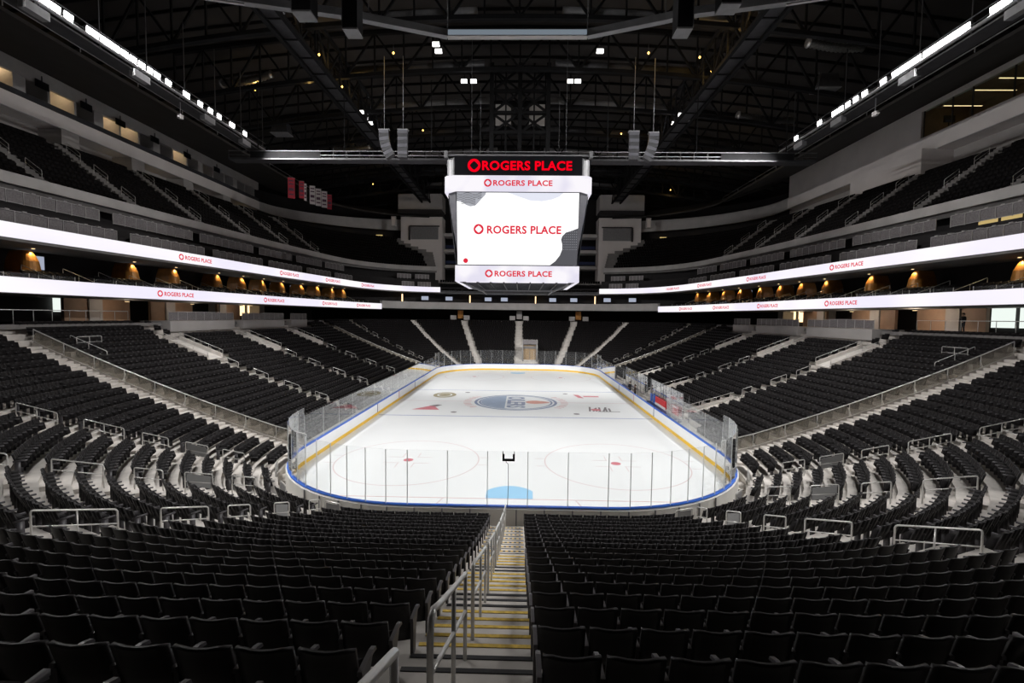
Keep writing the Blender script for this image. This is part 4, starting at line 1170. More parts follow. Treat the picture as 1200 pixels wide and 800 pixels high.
b = MB(); b.loft([oct_loop(6.62, 0.75, 21.05), oct_loop(5.80, 0.45, 14.25)]); b.build('body', M['board_frame'], sb)
b = MB(); b.loft([rrl(6.95, 0.9, 21.05), rrl(6.95, 0.9, 22.45)]); ub = b.build('upper_led_band', M['led_ring'], sb)
b = MB(); b.loft([rrl(6.75, 0.9, 22.46), rrl(6.75, 0.9, 24.1)]); b.build('sign_drum', M['steel_grey'], sb)
for q in range(4):
    c, s_ = math.cos(q * PI / 2), math.sin(q * PI / 2)
    R_ = lambda x, y, z: (c * x - s_ * y, s_ * x + c * y, z)
    b = MB(); b.add([R_(-5.95, -6.79, 22.5), R_(5.95, -6.79, 22.5), R_(5.95, -6.79, 24.25), R_(-5.95, -6.79, 24.25), R_(-5.95, -6.6, 22.5), R_(5.95, -6.6, 22.5), R_(5.95, -6.6, 24.25), R_(-5.95, -6.6, 24.25)],
                    [(0, 1, 2, 3), (7, 6, 5, 4), (0, 4, 5, 1), (3, 2, 6, 7), (0, 3, 7, 4), (1, 5, 6, 2)]); sg = b.build('sign_panel', M['sign_black'], sb)
    ex, ez = (c, s_, 0), (0, 0, 1)
    b = MB(); add_text(b, 'ROGERS PLACE', R_(-3.35, -6.83, 22.96), ex, ez, 8.35, 0.86); b.build('sign_lettering', M['sign_red'], sg); b = MB(); add_emblem(b, R_(-4.1, -6.83, 23.39), ex, ez, 0.60); b.build('sign_emblem', M['sign_red'], sg)
    b = MB(); add_text(b, 'ROGERS PLACE', R_(-2.30, -6.98, 21.49), ex, ez, 5.5, 0.53); b.build('lettering', M['led_red'], ub); b = MB(); add_emblem(b, R_(-2.80, -6.98, 21.76), ex, ez, 0.36); b.build('band_emblem', M['led_red'], ub)
    # tilted main screen
    t0 = Vector(R_(0, -6.66, 20.95)); t1 = Vector(R_(0, -5.84, 14.35)); up = (t0 - t1); H = up.length; up.normalize(); exv = Vector(ex); nrm = exv.cross(up)
    O = t1 + nrm * 0.04
    b = MB(); W = 5.72
    b.add([O - exv * W, O + exv * W, O + exv * W + up * H, O - exv * W + up * H, O - exv * W - nrm * .03, O + exv * W - nrm * .03, O + exv * W + up * H - nrm * .03, O - exv * W + up * H - nrm * .03],
          [(0, 1, 2, 3), (7, 6, 5, 4), (0, 4, 5, 1), (3, 2, 6, 7), (0, 3, 7, 4), (1, 5, 6, 2)]); b.mi = [0] + [1] * 5; scr = b.build('main_screen', [M['led_screen'], M['board_frame']], sb)

    def SP(u, v, d=0.02): return O + exv * (-W + 2 * W * u) + up * (H * v) + nrm * d      # u, v in 0..1 on the screen
    b = MB()
    w_ = 0.615 * 2 * W
    add_text(b, 'ROGERS PLACE', SP(0.247, 0.435), exv, up, w_, 0.115 * H); add_emblem(b, SP(0.178, 0.498), exv, up, 0.072 * H)
    vs = [SP(0.068, 0.055)]
    for k in range(20): vs.append(SP(0.068, 0.055) + exv * (0.035 * H * math.cos(k * PI / 10)) + up * (0.035 * H * math.sin(k * PI / 10)))
    b.add(vs, [(0, 1 + k, 1 + (k + 1) % 20) for k in range(20)]); b.build('screen_lettering', M['led_red'], scr)
    # dark dotted wave lower right
    b = MB(); pts = [(1.0, 0.0), (1.0, 0.52), (0.955, 0.49), (0.90, 0.46), (0.872, 0.41), (0.862, 0.36), (0.872, 0.30), (0.873, 0.22), (0.855, 0.14), (0.82, 0.06), (0.775, 0.0)]
    b.add([SP(u, v, 0.015) for u, v in pts], [tuple(range(len(pts)))]); b.build('screen_wave', M['led_grey'], scr)
    b = MB()
    for i in range(7):
        for j in range(8):
            u, v = 0.885 + 0.017 * i, 0.22 + 0.035 * j
            if v < 0.47 - 0.0 * i and u < 0.99: p = SP(u, v, 0.02); b.add([p, p + exv * .05, p + exv * .05 + up * .05, p + up * .05], [(0, 1, 2, 3)])
    b.build('screen_dots', M['led_stripe'], scr)
    # striped wave upper left
    b = MB(); pts = [(0.0, 1.0), (0.0, 0.885), (0.04, 0.87), (0.075, 0.83), (0.11, 0.81), (0.15, 0.82), (0.175, 0.86), (0.2, 0.91), (0.235, 0.97), (0.24, 1.0)]
    b.add([SP(u, v, 0.015) for u, v in pts], [tuple(range(len(pts)))]); b.build('screen_wave', M['led_stripe'], scr)
    b = MB()
    for i in range(7):
        for j in range(12):
            u0, v0 = j * 0.017, 0.985 - i * 0.022 - 0.012 * math.sin(j * 0.9)
            u1, v1 = u0 + 0.017, 0.985 - i * 0.022 - 0.012 * math.sin((j + 1) * 0.9)
            lim = 0.885 if u1 < 0.04 else (0.82 if u1 < 0.16 else 0.90)
            if v0 < lim + 0.01: continue
            b.add([SP(u0, v0 - .004, .02), SP(u1, v1 - .004, .02), SP(u1, v1 + .004, .02), SP(u0, v0 + .004, .02)], [(0, 1, 2, 3)])
    b.build('screen_stripes', M['led_grey'], scr)
    b = MB(); pts = [(0.42, 1.0), (0.5, 0.95), (0.6, 0.895), (0.7, 0.885), (0.78, 0.91), (0.84, 0.95), (0.87, 1.0)]
    b.add([SP(u, v, 0.015) for u, v in pts], [tuple(range(len(pts)))]); b.build('screen_wave', M['led_pale'], scr)
    # lower band
    b = MB(); b.add([R_(x, y, z) for x, y, z in ((-5.95, -5.95, 12.72), (5.95, -5.95, 12.72), (5.95, -5.95, 14.25), (-5.95, -5.95, 14.25), (-5.6, -5.5, 12.72), (5.6, -5.5, 12.72), (5.6, -5.5, 14.25), (-5.6, -5.5, 14.25))],
                    [(0, 1, 2, 3), (7, 6, 5, 4), (0, 4, 5, 1), (3, 2, 6, 7), (0, 3, 7, 4), (1, 5, 6, 2)]); lb_ = b.build('lower_led_band', M['led_ring'], sb)
    b = MB(); add_text(b, 'ROGERS PLACE', R_(-2.15, -5.98, 13.22), ex, ez, 5.5, 0.55); b.build('lettering', M['led_red'], lb_); b = MB(); add_emblem(b, R_(-2.70, -5.98, 13.50), ex, ez, 0.37); b.build('band_emblem', M['led_red'], lb_)
b = MB()
for i in range(9):
    x = -5.2 + 1.3 * i; b.bar((x, -5.3, 12.7), (x, 5.3, 12.7), 0.1, 0.25); b.bar((-5.3, x, 12.62), (5.3, x, 12.62), 0.1, 0.1)
b.build('underside_frame', M['steel_dark'], sb)
b = MB()
for q in (-1, 1):
    b.loft([[(q * 5.5, -5.5, 12.7), (q * 5.6, -5.4, 12.7), (q * 5.6, -5.4, 12.85), (q * 5.5, -5.5, 12.85)], [(q * 3.6, -3.6, 11.9), (q * 3.7, -3.5, 11.9), (q * 3.7, -3.5, 12.05), (q * 3.6, -3.6, 12.05)]])
    b.bar((q * 3.6, -3.6, 12.0), (q * 3.6, 3.6, 12.0), 0.12)
b.bar((-3.6, -3.6, 12.0), (3.6, -3.6, 12.0), 0.12); b.bar((-3.6, 3.6, 12.0), (3.6, 3.6, 12.0), 0.12); b.build('lower_cradle', M['steel_grey'], sb)
b = MB()
for sx in (-4.6, 4.6):
    for sy in (-4.6, 4.6): b.tube([(sx, sy, 24.1), (sx, sy, 36.0)], 0.03, 6)
b.build('hoist_cable', M['steel_dark'], sb)
b = MB()
for sx in (-1, 1):
    b.box((sx * 6.75, -6.75, 24.4), (0.3, 0.3, 0.6)); b.bar((sx * 6.75, -6.75, 24.35), (sx * 6.75, 6.75, 24.35), 0.14)
b.bar((-6.75, -6.75, 24.35), (6.75, -6.75, 24.35), 0.12); b.bar((-6.75, 6.75, 24.35), (6.75, 6.75, 24.35), 0.12); b.build('top_rail', M['steel_grey'], sb)

# ================================================================== CATWALKS AND LIGHTS
LY = {-1: [-22.4, -21.1, -20.41, -19.7, -18.84, -17.16, -16.42, -15.72, -15.22, -14.46, -13.68, -12.86, -12.09, -11.29, -10.06, -7.91, -6.11, -4.66, -3.37, -1.3, 0.97],
      1: [-22.2, -20.16, -19.49, -17.45, -16.84, -15.98, -15.3, -14.59, -13.78, -13.09, -12.44, -11.69, -10.46, -8.4, -7.3, -6.31, -5.4, -4.56, -2.28, 1.65]}
BRIGHT = {-1: (-17.16, -16.42, -15.72, -7.91, -1.3), 1: (-16.84, -15.98, -15.3, -4.56, -17.45)}
ZL = 29.2
FAR_OUT = [-33.5, -31.8, -30.1, -28.4, -26.7, -25.0]      # the same row goes on above us, past the top of the picture
lamp_jobs = []
for side in (1, -1):
    x = side * 30.9
    t = thing('catwalk', f'long dark lighting catwalk hung under the roof above the {NM[side]} stands', 'catwalk', (x, 0, 0))
    b = MB(); b.box((0, -15, ZL - 0.75), (1.3, 40, 0.12)); b.build('deck', M['steel_dark'], t)
    b = MB(); b.tube([(side * -0.6, -35, ZL - 0.35), (side * -0.6, 5.0, ZL - 0.35)], 0.13, 8); b.build('lamp_pipe', M['steel_grey'], t)
    b = MB()
    for q in (-0.65, 0.65): b.tube([(q, -35, ZL + 0.4), (q, 5.0, ZL + 0.4)], 0.04, 6); b.tube([(q, -35, ZL - 0.1), (q, 5.0, ZL - 0.1)], 0.03, 6)
    b.build('guard_rail', M['steel_dark'], t)
    for j in range(-2, 8):
        b = MB(); b.bar((0.65, -25 + j * 4.2, ZL - 0.8), (0.65, -25 + j * 4.2, 35.5), 0.06); b.build('hanger', M['steel_dark'], t)
    for j, y in enumerate(LY[side] + FAR_OUT):
        br_ = y in BRIGHT[side]; out_ = y in FAR_OUT
        lp = thing('floodlight', (f'white floodlight of the catwalk stretch above the near stands, {NM[side]}' if out_ else f'{ORD[min(j+1,24)]} {"dazzling " if br_ else ""}white floodlight along catwalk from frame edge, {NM[side]}'), 'floodlight', (x - side * 0.62, y, ZL), 0, 'catwalk floodlights')
        k_ = 1.3 if br_ else 1.0
        b = MB()
        b.loft([[(side * 0.5, -0.2, 0.30), (side * 0.5, 0.2, 0.30), (side * 0.42, 0.2, -0.05), (side * 0.42, -0.2, -0.05)], [(side * -0.02, -0.34 * k_, 0.26), (side * -0.02, 0.34 * k_, 0.26), (side * -0.22 + side * 0.25, 0.34 * k_, -0.20), (side * -0.22 + side * 0.25, -0.34 * k_, -0.20)]]); b.build('housing', M['steel_grey'], lp)
        b = MB(); b.add([(side * -0.03, -0.31 * k_, 0.22), (side * -0.03, 0.31 * k_, 0.22), (side * 0.02, 0.31 * k_, -0.18), (side * 0.02, -0.31 * k_, -0.18), (side * -0.05, -0.31 * k_, 0.22), (side * -0.05, 0.31 * k_, 0.22), (side * 0.0, 0.31 * k_, -0.18), (side * 0.0, -0.31 * k_, -0.18)],
                        [(0, 1, 2, 3), (7, 6, 5, 4), (0, 4, 5, 1), (1, 5, 6, 2), (2, 6, 7, 3), (3, 7, 4, 0)]); b.build('lens', M['lamp'], lp)
        b = MB(); b.bar((side * 0.3, 0, 0.02), (side * 0.05, 0, -0.4), 0.06); b.build('yoke', M['steel_dark'], lp)
        lamp_jobs.append((side, y, br_))
    for j, y in enumerate((-21.0, -13.0, -5.0, 1.0)):
        bx_ = thing('ballast_box', f'{ORD[j+1]} grey box slung under lighting catwalk from frame edge, {NM[side]}', 'box', (x - side * 0.55, y, ZL - 0.95), 0, 'grey boxes under the catwalks')
        b = MB(); b.box((0, 0, 0), (0.5, 1.5, 0.55)); b.build('casing', M['steel_grey'], bx_); b = MB(); b.box((0, 0, 0.42), (0.3, 0.2, 0.32)); b.build('clamp', M['steel_dark'], bx_)
    hg = thing('hanging_camera', f'small pale device on thin drop pole below lighting catwalk, {NM[side]}', 'device', (x - side * 0.3, -8.3 if side < 0 else -9.3, 27.2))
    b = MB(); b.tube([(0, 0, 0), (0, 0, 1.9)], 0.03, 6); b.build('drop_pole', M['steel_grey'], hg); b = MB(); b.box((0, 0, -0.1), (0.3, 0.4, 0.35)); b.tube([(0, -0.2, -0.15), (0.05, -0.4, -0.2)], 0.08, 8); b.build('body', M['mesh_frame'], hg)

cw = thing('cross_catwalk', 'long dark catwalk crossing under the roof just above the scoreboard', 'catwalk', (0, 3.0, 0))
b = MB(); b.box((0, 0, 27.0), (66, 1.4, 0.2)); b.build('deck', M['steel_dark'], cw)
b = MB()
for q in (-0.7, 0.7): b.tube([(-33, q, 27.85), (33, q, 27.85)], 0.05, 6); b.tube([(-33, q, 27.4), (33, q, 27.4)], 0.03, 6)
b.build('guard_rail', M['steel_grey'], cw)
b = MB()
for x in np.arange(-33, 33.1, 1.5): b.box((x, -0.7, 27.4), (0.05, 0.05, 0.9))
b.build('rail_post', M['steel_dark'], cw)
b = MB(); 
for sx in (-1, 1):
    b = MB(); b.box((sx * 26.5, -0.74, 27.42), (8.0, 0.03, 0.7)); b.build('toe_panel', M['steel_black'], cw)
for x in (-30, -20, -10, 10, 20, 30):
    b = MB(); b.bar((x, 0, 27), (x, 0, 36), 0.08); b.build('hanger', M['steel_black'], cw)

# halo ring of LED beams hanging nearer to us
hl = thing('hanging_led_halo', 'long angular grey LED halo hanging from roof at the top of the picture', 'LED halo', (0, 0, 24.35))
hp = [(-20.0, -29.2), (-13.1, -27.5), (-8.3, -26.4), (-7.5, -26.1), (-3.65, -24.8), (3.85, -24.8), (7.6, -26.1), (8.4, -26.45), (12.9, -27.4), (20.0, -29.2), (20, -42), (-20, -42)]
for i in range(len(hp)):
    p, q = hp[i], hp[(i + 1) % len(hp)]
    b = MB(); b.bar((p[0], p[1], 0.15), (q[0], q[1], 0.15), 0.35, 0.36); b.build('beam', M['steel_grey'] if i != 4 else M['wall_grey'], hl)
b = MB(); b.bar((-3.6, -24.99, 0.15), (3.8, -24.99, 0.15), 0.02, 0.26); b.build('led_face', M['halo'], hl)
b = MB()
for i in (0, 8): b.bar((*hp[i], -0.05), (*hp[i + 1], -0.05), 0.1, 0.05)
b.build('lower_edge', M['mesh_frame'], hl)
b = MB()
for p in hp: b.tube([(*p, 0.3), (*p, 10.5)], 0.025, 6)
b.build('cable', M['steel_dark'], hl)
for j, (x, y, z0, z1, w, nmx) in enumerate(((-7.85, -27.5, 23.05, 25.7, 0.72, 'inner, banner side'), (8.05, -27.5, 23.05, 25.5, 0.72, 'inner, bench side'), (-10.0, -27.9, 23.6, 26.2, 0.9, 'outer, banner side'), (10.0, -27.9, 23.9, 26.2, 0.9, 'outer, bench side'))):
    sp = thing('hanging_speaker', f'tall black speaker cabinet on the halo near the top edge, {nmx}', 'speaker', (x, y, z0), 0, 'speakers on the halo')
    b = MB(); b.loft([[(-w / 2, -0.3, 0), (w / 2, -0.3, 0), (w / 2, 0.5, 0.0), (-w / 2, 0.5, 0.0)], [(-w / 2, -0.3, z1 - z0), (w / 2, -0.3, z1 - z0), (w / 2, 0.5, z1 - z0), (-w / 2, 0.5, z1 - z0)]]); b.build('cabinet', M['steel_black'], sp)
    b = MB(); b.box((0, 0.1, -0.04), (w, 0.8, 0.08)); b.box((-w / 2 * (1 if x < 0 else -1), 0.1, (z1 - z0) / 2), (0.06, 0.8, z1 - z0)); b.build('side_plate', M['steel_grey'], sp)
    b = MB(); b.tube([(0, 0, z1 - z0), (0, 0, 9)], 0.03, 6); b.build('chain', M['steel_dark'], sp)

# J-shaped line arrays and straight arrays
for j, (x, z, curved) in enumerate(((-13.9, 28.4, True), (-11.95, 28.4, False), (11.75, 28.3, False), (13.75, 28.2, True))):
    sp = thing('line_array', f"{'curved' if curved else 'straight'} hanging line-array speaker beside the scoreboard top, {NM[-1 if x < 0 else 1]}", 'speaker', (x, -2, z), 0, 'line-array speakers')
    sgn = 1 if x < 0 else -1; px_, pz = 0.0, 0.0
    n = 8
    for i in range(n):
        a = (0.0 + 0.075 * i) * sgn if curved else 0.0
        b = MB(); cx_, cz_ = px_ + math.sin(a) * 0.17, pz - math.cos(a) * 0.17
        ax = Vector((math.cos(a), 0, math.sin(a))); az = Vector((math.sin(a), 0, -math.cos(a)))
        L = []
        for q in (-0.165, 0.165):
            c = Vector((px_, 0, pz)) + az * (0.17 + q); L.append([tuple(c + ax * u + Vector((0, v, 0))) for u, v in ((-0.5, -0.35), (0.5, -0.35), (0.42, 0.35), (-0.42, 0.35))])
        b.loft(L); b.build('speaker_module', M['steel_dark'] if i % 2 else M['board_frame'], sp)
        px_ += math.sin(a) * 0.35; pz -= math.cos(a) * 0.35
    b = MB(); b.tube([(0, 0, 0), (0, 0, 7.5)], 0.03, 6); b.box((0, 0, 0.08), (1.1, 0.5, 0.1)); b.build('hanger', M['steel_grey'], sp)

# ================================================================== ROOF
def zroof(x): return 42.0 - 0.0017 * x * x
b = MB(); L = []
for y in (-63, 64):
    L.append([(x, y, zroof(x)) for x in np.linspace(-60, 60, 25)] + [(x, y, zroof(x) + 0.4) for x in np.linspace(60, -60, 25)])
b.loft(L); struct('ceiling', b, M['deck'])
b = MB()
for y in np.arange(-36, 62, 3.0):
    for i in range(12):
        x0_, x1_ = -54 + 9 * i, -45 + 9 * i; b.bar((x0_, y, zroof(x0_) - 0.15), (x1_, y, zroof(x1_) - 0.15), 0.12, 0.3)
struct('ceiling_purlin', b, M['steel_black'])
for j, y in enumerate(np.arange(-33.0, 60.0, 9.0)):
    t = thing('roof_truss', f'{ORD[j+1]} black cross roof truss counted from us into the distance', 'truss', (0, float(y), 0), 0, 'cross roof trusses')
    zb = lambda x: 37.2 - 0.0022 * x * x
    xs = np.linspace(-39.5, 39.5, 25)
    b = MB()
    for i in range(24): b.bar((xs[i], 0, zb(xs[i])), (xs[i + 1], 0, zb(xs[i + 1])), 0.45, 0.4)
    b.build('bottom_chord', M['steel_black'], t)
    b = MB()
    for i in range(24): b.bar((xs[i], 0, zroof(xs[i]) - 0.4), (xs[i + 1], 0, zroof(xs[i + 1]) - 0.4), 0.4, 0.35)
    b.build('top_chord', M['steel_black'], t)
    b = MB()
    for i in range(24):
        a, c = (xs[i], 0, zb(xs[i])), (xs[i + 1], 0, zroof(xs[i + 1]) - 0.4)
        if i % 2: a, c = (xs[i], 0, zroof(xs[i]) - 0.4), (xs[i + 1], 0, zb(xs[i + 1]))
        b.bar(a, c, 0.2); b.bar((xs[i], 0, zb(xs[i])), (xs[i], 0, zroof(xs[i]) - 0.4), 0.16)
    b.build('web_lattice', M['steel_black'], t)
    for sg in (-1, 1):
        b = MB(); b.tube([(sg * 4, 0.6, zb(4) + 0.9), (sg * 20, 0.6, zb(20) + 0.9)], 0.45, 10); b.build('duct_run', M['steel_grey' if j % 2 else 'steel_dark'], t)
for j, (x, nmx) in enumerate(((-21.0, 'banner side'), (21.0, 'players bench side'))):
    t = thing('roof_girder', f'deep lengthwise roof girder with amber lamps inside, {nmx}', 'girder', (x, 0, 0), 0, 'lengthwise roof girders')
    b = MB()
    for q in (-0.9, 0.9):
        for z in (34.6, 38.4): b.bar((q, -40, z), (q, 62, z), 0.32, 0.36)
    b.build('chord', M['steel_black'], t)
    b = MB()
    for i in range(34):
        y = -40 + 3 * i
        for q in (-0.9, 0.9): b.bar((q, y, 34.6 if i % 2 else 38.4), (q, y + 3, 38.4 if i % 2 else 34.6), 0.18); b.bar((q, y, 34.6), (q, y, 38.4), 0.16)
        b.bar((-0.9, y, 34.6), (0.9, y, 34.6), 0.12)
    b.build('web_lattice', M['steel_black'], t)
    b = MB(); b.box((0, 11, 34.85), (1.5, 102, 0.06)); b.build('walkway', M['steel_dark'], t)
# rigging grid above the scoreboard
t = thing('rigging_grid', 'black cross-braced rigging frame rising above the scoreboard to the roof', 'rigging frame', (0, 8.0, 0))
b = MB()
for x in (-3.5, -1.75, 0, 1.75, 3.5): b.bar((x, 0, 28.5), (x, 0, 40.5), 0.5 if abs(x) > 3 or x == 0 else 0.2)
for z in (29.5, 32.2, 34.6, 37.2, 40.0): b.bar((-3.5, 0, z), (3.5, 0, z), 0.35)
b.build('frame', M['steel_black'], t)
b = MB()
for z0_, z1_ in ((32.2, 34.6), (34.6, 37.2), (37.2, 40.0)):
    for x0_, x1_ in ((-3.5, 0), (0, 3.5)): b.bar((x0_, 0.1, z0_), (x1_, 0.1, z1_), 0.25); b.bar((x0_, 0.1, z1_), (x1_, 0.1, z0_), 0.25)
b.build('cross_brace', M['steel_black'], t)
for sx in (-1, 1):
    for z in (36.3, 34.9):
        b = MB(); b.box((sx * 2.2, 3.0, z), (2.0, 0.2, 1.25)); b.build('backing_panel', M['wall_grey'], t)

# small lamps in the roof
PAIRS = [(-8.24, -3.7, 0), (-8.2, -2.53, 1), (8.05, -2.53, 2), (-6.35, 3.38, 3), (-5.27, 3.38, 4), (5.67, 3.35, 5), (6.54, 3.34, 6), (-20.75, 11.34, 7), (-20.89, 14.82, 8), (21.05, 14.51, 9), (20.96, 11.84, 10)]
PAIRS += [(x, -y, j + 4) for x, y, j in PAIRS if abs(x) > 15]
for x, y, j in PAIRS:
    t = thing('roof_lamp', f"small square white roof lamp, {ORD[j+1]} counted outward from above the scoreboard", 'lamp', (x, y, 36.0), 0, 'small white roof lamps')
    b = MB(); b.box((0, 0.1, 0.12), (0.72, 0.5, 0.22)); b.build('housing', M['steel_dark'], t)
    b = MB(); b.add([(-0.34, -0.2, -0.18), (0.34, -0.2, -0.18), (0.34, -0.16, 0.24), (-0.34, -0.16, 0.24), (-0.34, 0.1, -0.1), (0.34, 0.1, -0.1), (0.34, 0.1, 0.24), (-0.34, 0.1, 0.24)], [(0, 1, 2, 3), (7, 6, 5, 4), (0, 4, 5, 1), (3, 2, 6, 7), (0, 3, 7, 4), (1, 5, 6, 2)]); b.build('lens', M['lamp_small'], t)
    b = MB(); b.bar((0, 0.1, 0.2), (0, 0.1, 1.6), 0.06); b.build('bracket', M['steel_black'], t)
AMB = [(-31.51, 5.23), (-24.03, 3.23), (-12.84, -2.38), (-20.6, -2.07), (-20.8, 4.5), (12.94, -2.38), (18.34, -1.62), (20.6, 0.98), (20.7, -5.18), (20.6, -9.0), (-30.0, 44), (31.0, 47.0), (21.4, 16.5), (34.5, 24), (27.8, 30.0), (-26, 22.0), (-14.0, 17.0), (14.6, 18.0), (-20.4, -9.5)]
for j, (x, y) in enumerate(AMB):
    t = thing('amber_lamp', f'tiny amber work lamp, {ORD[j+1]} of the scattered ones in the dark roof', 'lamp', (x, y, 36.0), 0, 'amber work lamps in the roof')
    b = MB(); b.tube([(0, 0, 0.1), (0, 0, 0.0), (0, 0, -0.12)], [0.05, 0.11, 0.05], 8); b.build('bulb', M['amber'], t)
    b = MB(); b.tube([(0, 0, 0.1), (0, 0, 0.9)], 0.04, 6); b.build('stem', M['steel_dark'], t)
    ld = bpy.data.lights.new('amber_light', 'POINT'); ld.energy = 60; ld.color = (1, 0.62, 0.18); ld.shadow_soft_size = 0.2
    lo_ = bpy.data.objects.new('amber_light', ld); COL.objects.link(lo_); lo_.location = (x, y, 35.6)
for j, (x0_, y0_, x1_, y1_, z, nmx) in enumerate(((-35.9, 5.9, -28.7, 3.7, 37.0, 'nearer one, banner side'), (28.7, -2.4, 34.7, -1.5, 37.0, 'nearer one, players bench side'), (28.4, 11.8, 36.5, 13.3, 36.0, 'farther one, players bench side'), (-31.1, 27.5, -24.7, 26.3, 37.0, 'farther one, banner side'))):
    t = thing('foil_duct', f'short silver foil duct hanging in the dark roof, {nmx}', 'duct', (x0_, y0_, z), 0, 'silver foil ducts')
    n = 26; pts = []; rr = []
    for i in range(n + 1):
        f_ = i / n; pts.append(((x1_ - x0_) * f_, (y1_ - y0_) * f_, -0.25 * math.sin(PI * f_))); rr.append(0.34 if i % 2 else 0.42)
    b = MB(); b.tube(pts, rr, 12); b.build('hose', M['duct'], t)
    b = MB(); b.tube([(0, 0, 0), ((x1_ - x0_) * 0.02, (y1_ - y0_) * 0.02, 0)], 0.5, 12); b.build('collar', M['steel_grey'], t)
# two grey unit boxes in the roof
for x, y, nmx in ((34.0, 3.0, 'bench side'), (-34.0, 16.0, 'banner side')):
    t = thing('roof_unit', f'boxy grey ventilation unit hanging in the roof, {nmx}', 'ventilation unit', (x, y, 35.0))
    b = MB(); b.loft([[(-1.2, -0.8, 0), (1.2, -0.8, 0), (1.2, 0.8, 0), (-1.2, 0.8, 0)], [(-0.9, -0.7, 1.5), (0.9, -0.7, 1.5), (0.9, 0.7, 1.5), (-0.9, 0.7, 1.5)]]); b.build('casing', M['steel_dark'], t)
    b = MB(); b.box((0, 0, -0.05), (2.5, 1.7, 0.1)); b.build('drip_tray', M['steel_grey'], t)

# banners
for j, (m, x, y, z0_, z1_, bw) in enumerate((('banner_red', -36.0, 22.54, 27.66, 30.86, 1.01), ('banner_red', -36.0, 25.92, 28.52, 31.31, 0.78), ('banner_white', -36.0, 27.23, 28.44, 31.27, 0.39), ('banner_white', -36.0, 29.87, 28.51, 31.66, 0.89),
        ('banner_white', -36.0, 32.22, 28.78, 31.8, 0.92), ('banner_white', -36.0, 34.71, 29.06, 32.02, 0.95), ('banner_red', -36.0, 36.98, 29.28, 32.0, 0.79))):
    t = thing('banner', f"{ORD[j+1]} small {'red' if m == 'banner_red' else 'white'} banner in the row hung at far upper corner", 'banner', (x, y, z0_), 0.45, 'hanging banners')
    h = z1_ - z0_
    b = MB()
    L = []
    for i in range(7): w = bw / 2; L.append([(-w, 0.06 * math.sin(i), h * i / 6), (w, 0.06 * math.sin(i + 1), h * i / 6), (w, 0.06 * math.sin(i + 1) + 0.02, h * i / 6), (-w, 0.06 * math.sin(i) + 0.02, h * i / 6)])
    b.loft(L); b.build('cloth', M[m], t)
    b = MB()
    for q in (0.18, 0.42, 0.68, 0.84): b.box((0, -0.09, h * q), (bw * 0.7, 0.02, 0.2 if q != 0.42 else 0.45))
    b.build('print', M['banner_dark'] if m == 'banner_white' else M['banner_white' if j == 99 else 'banner_dark'], t)
    b = MB(); b.tube([(-bw * 0.55, 0, h), (bw * 0.55, 0, h)], 0.04, 6); b.build('hanging_bar', M['steel_grey'], t); b = MB(); b.tube([(0, 0, h), (0, 0, 39.2 - z0_)], 0.02, 6); b.build('cable', M['steel_black'], t)

# ================================================================== BENCHES, PEOPLE
def shield(label, x, y0_, y1_, h, z0=0.3, group=None):
    t = thing('glass_shield', label, 'glass screen', (x, y0_, z0), 0, group)
    n = max(2, round((y1_ - y0_) / 1.5)); w = (y1_ - y0_) / n
    for i in range(n):
        b = MB(); b.box((0, (i + 0.5) * w, h / 2), (0.014, w - 0.05, h)); b.build('glass_pane', M['glass'], t)
    for i in range(n + 1):
        b = MB(); b.box((0, i * w, h / 2), (0.05, 0.04, h)); b.build('stanchion', M['steel_grey'], t)
    return t


b = MB(); b.box((14.0, 0, 0.04), (1.5, 29, 0.10)); struct('floor_bench', b, M['wall_white'])
shield('tall glass screen behind the first players bench from us', 14.6, -10.6, -0.9, 2.6, group='bench screens')
shield('tall glass screen behind the farther players bench', 14.6, 8.4, 11.2, 2.6, group='bench screens')
shield('short glass screen behind the people between the benches', 14.6, 0.8, 8.0, 2.6, group='bench screens')
for j, (y, nm) in enumerate(((-11.9, 'near end of the near bench'), (-0.6, 'far end of the near bench'), (6.6, 'near end of the far bench'), (11.3, 'far end of the far bench'))):
    t = thing('bench_divider', f'glass divider with steel post at {nm}', 'glass divider', (13.2, y, 0.09), 0, 'bench dividers')
    b = MB(); b.box((0.7, 0, 1.6), (1.4, 0.014, 2.4)); b.build('glass_pane', M['glass'], t); b = MB(); b.box((0, 0, 1.4), (0.05, 0.05, 2.8)); b.box((1.42, 0, 1.4), (0.05, 0.05, 2.8)); b.build('post', M['steel_grey'], t)
for j, (y0_, y1_, nm) in enumerate(((-11.0, -1.2, 'near'), (7.2, 11.0, 'far'))):
    t = thing('players_bench', f'long low {nm} players bench behind the boards', 'bench', (14.2, y0_, 0.1), 0, 'players benches')
    b = MB(); b.box((0, (y1_ - y0_) / 2, 0.45), (0.35, y1_ - y0_, 0.05)); b.build('seat', M['navy'], t)
    for q in range(5):
        b = MB(); b.box((0, (y1_ - y0_) * (q + 0.02) / 4.1 + 0.1, 0.22), (0.3, 0.06, 0.44)); b.build('leg', M['steel_dark'], t)
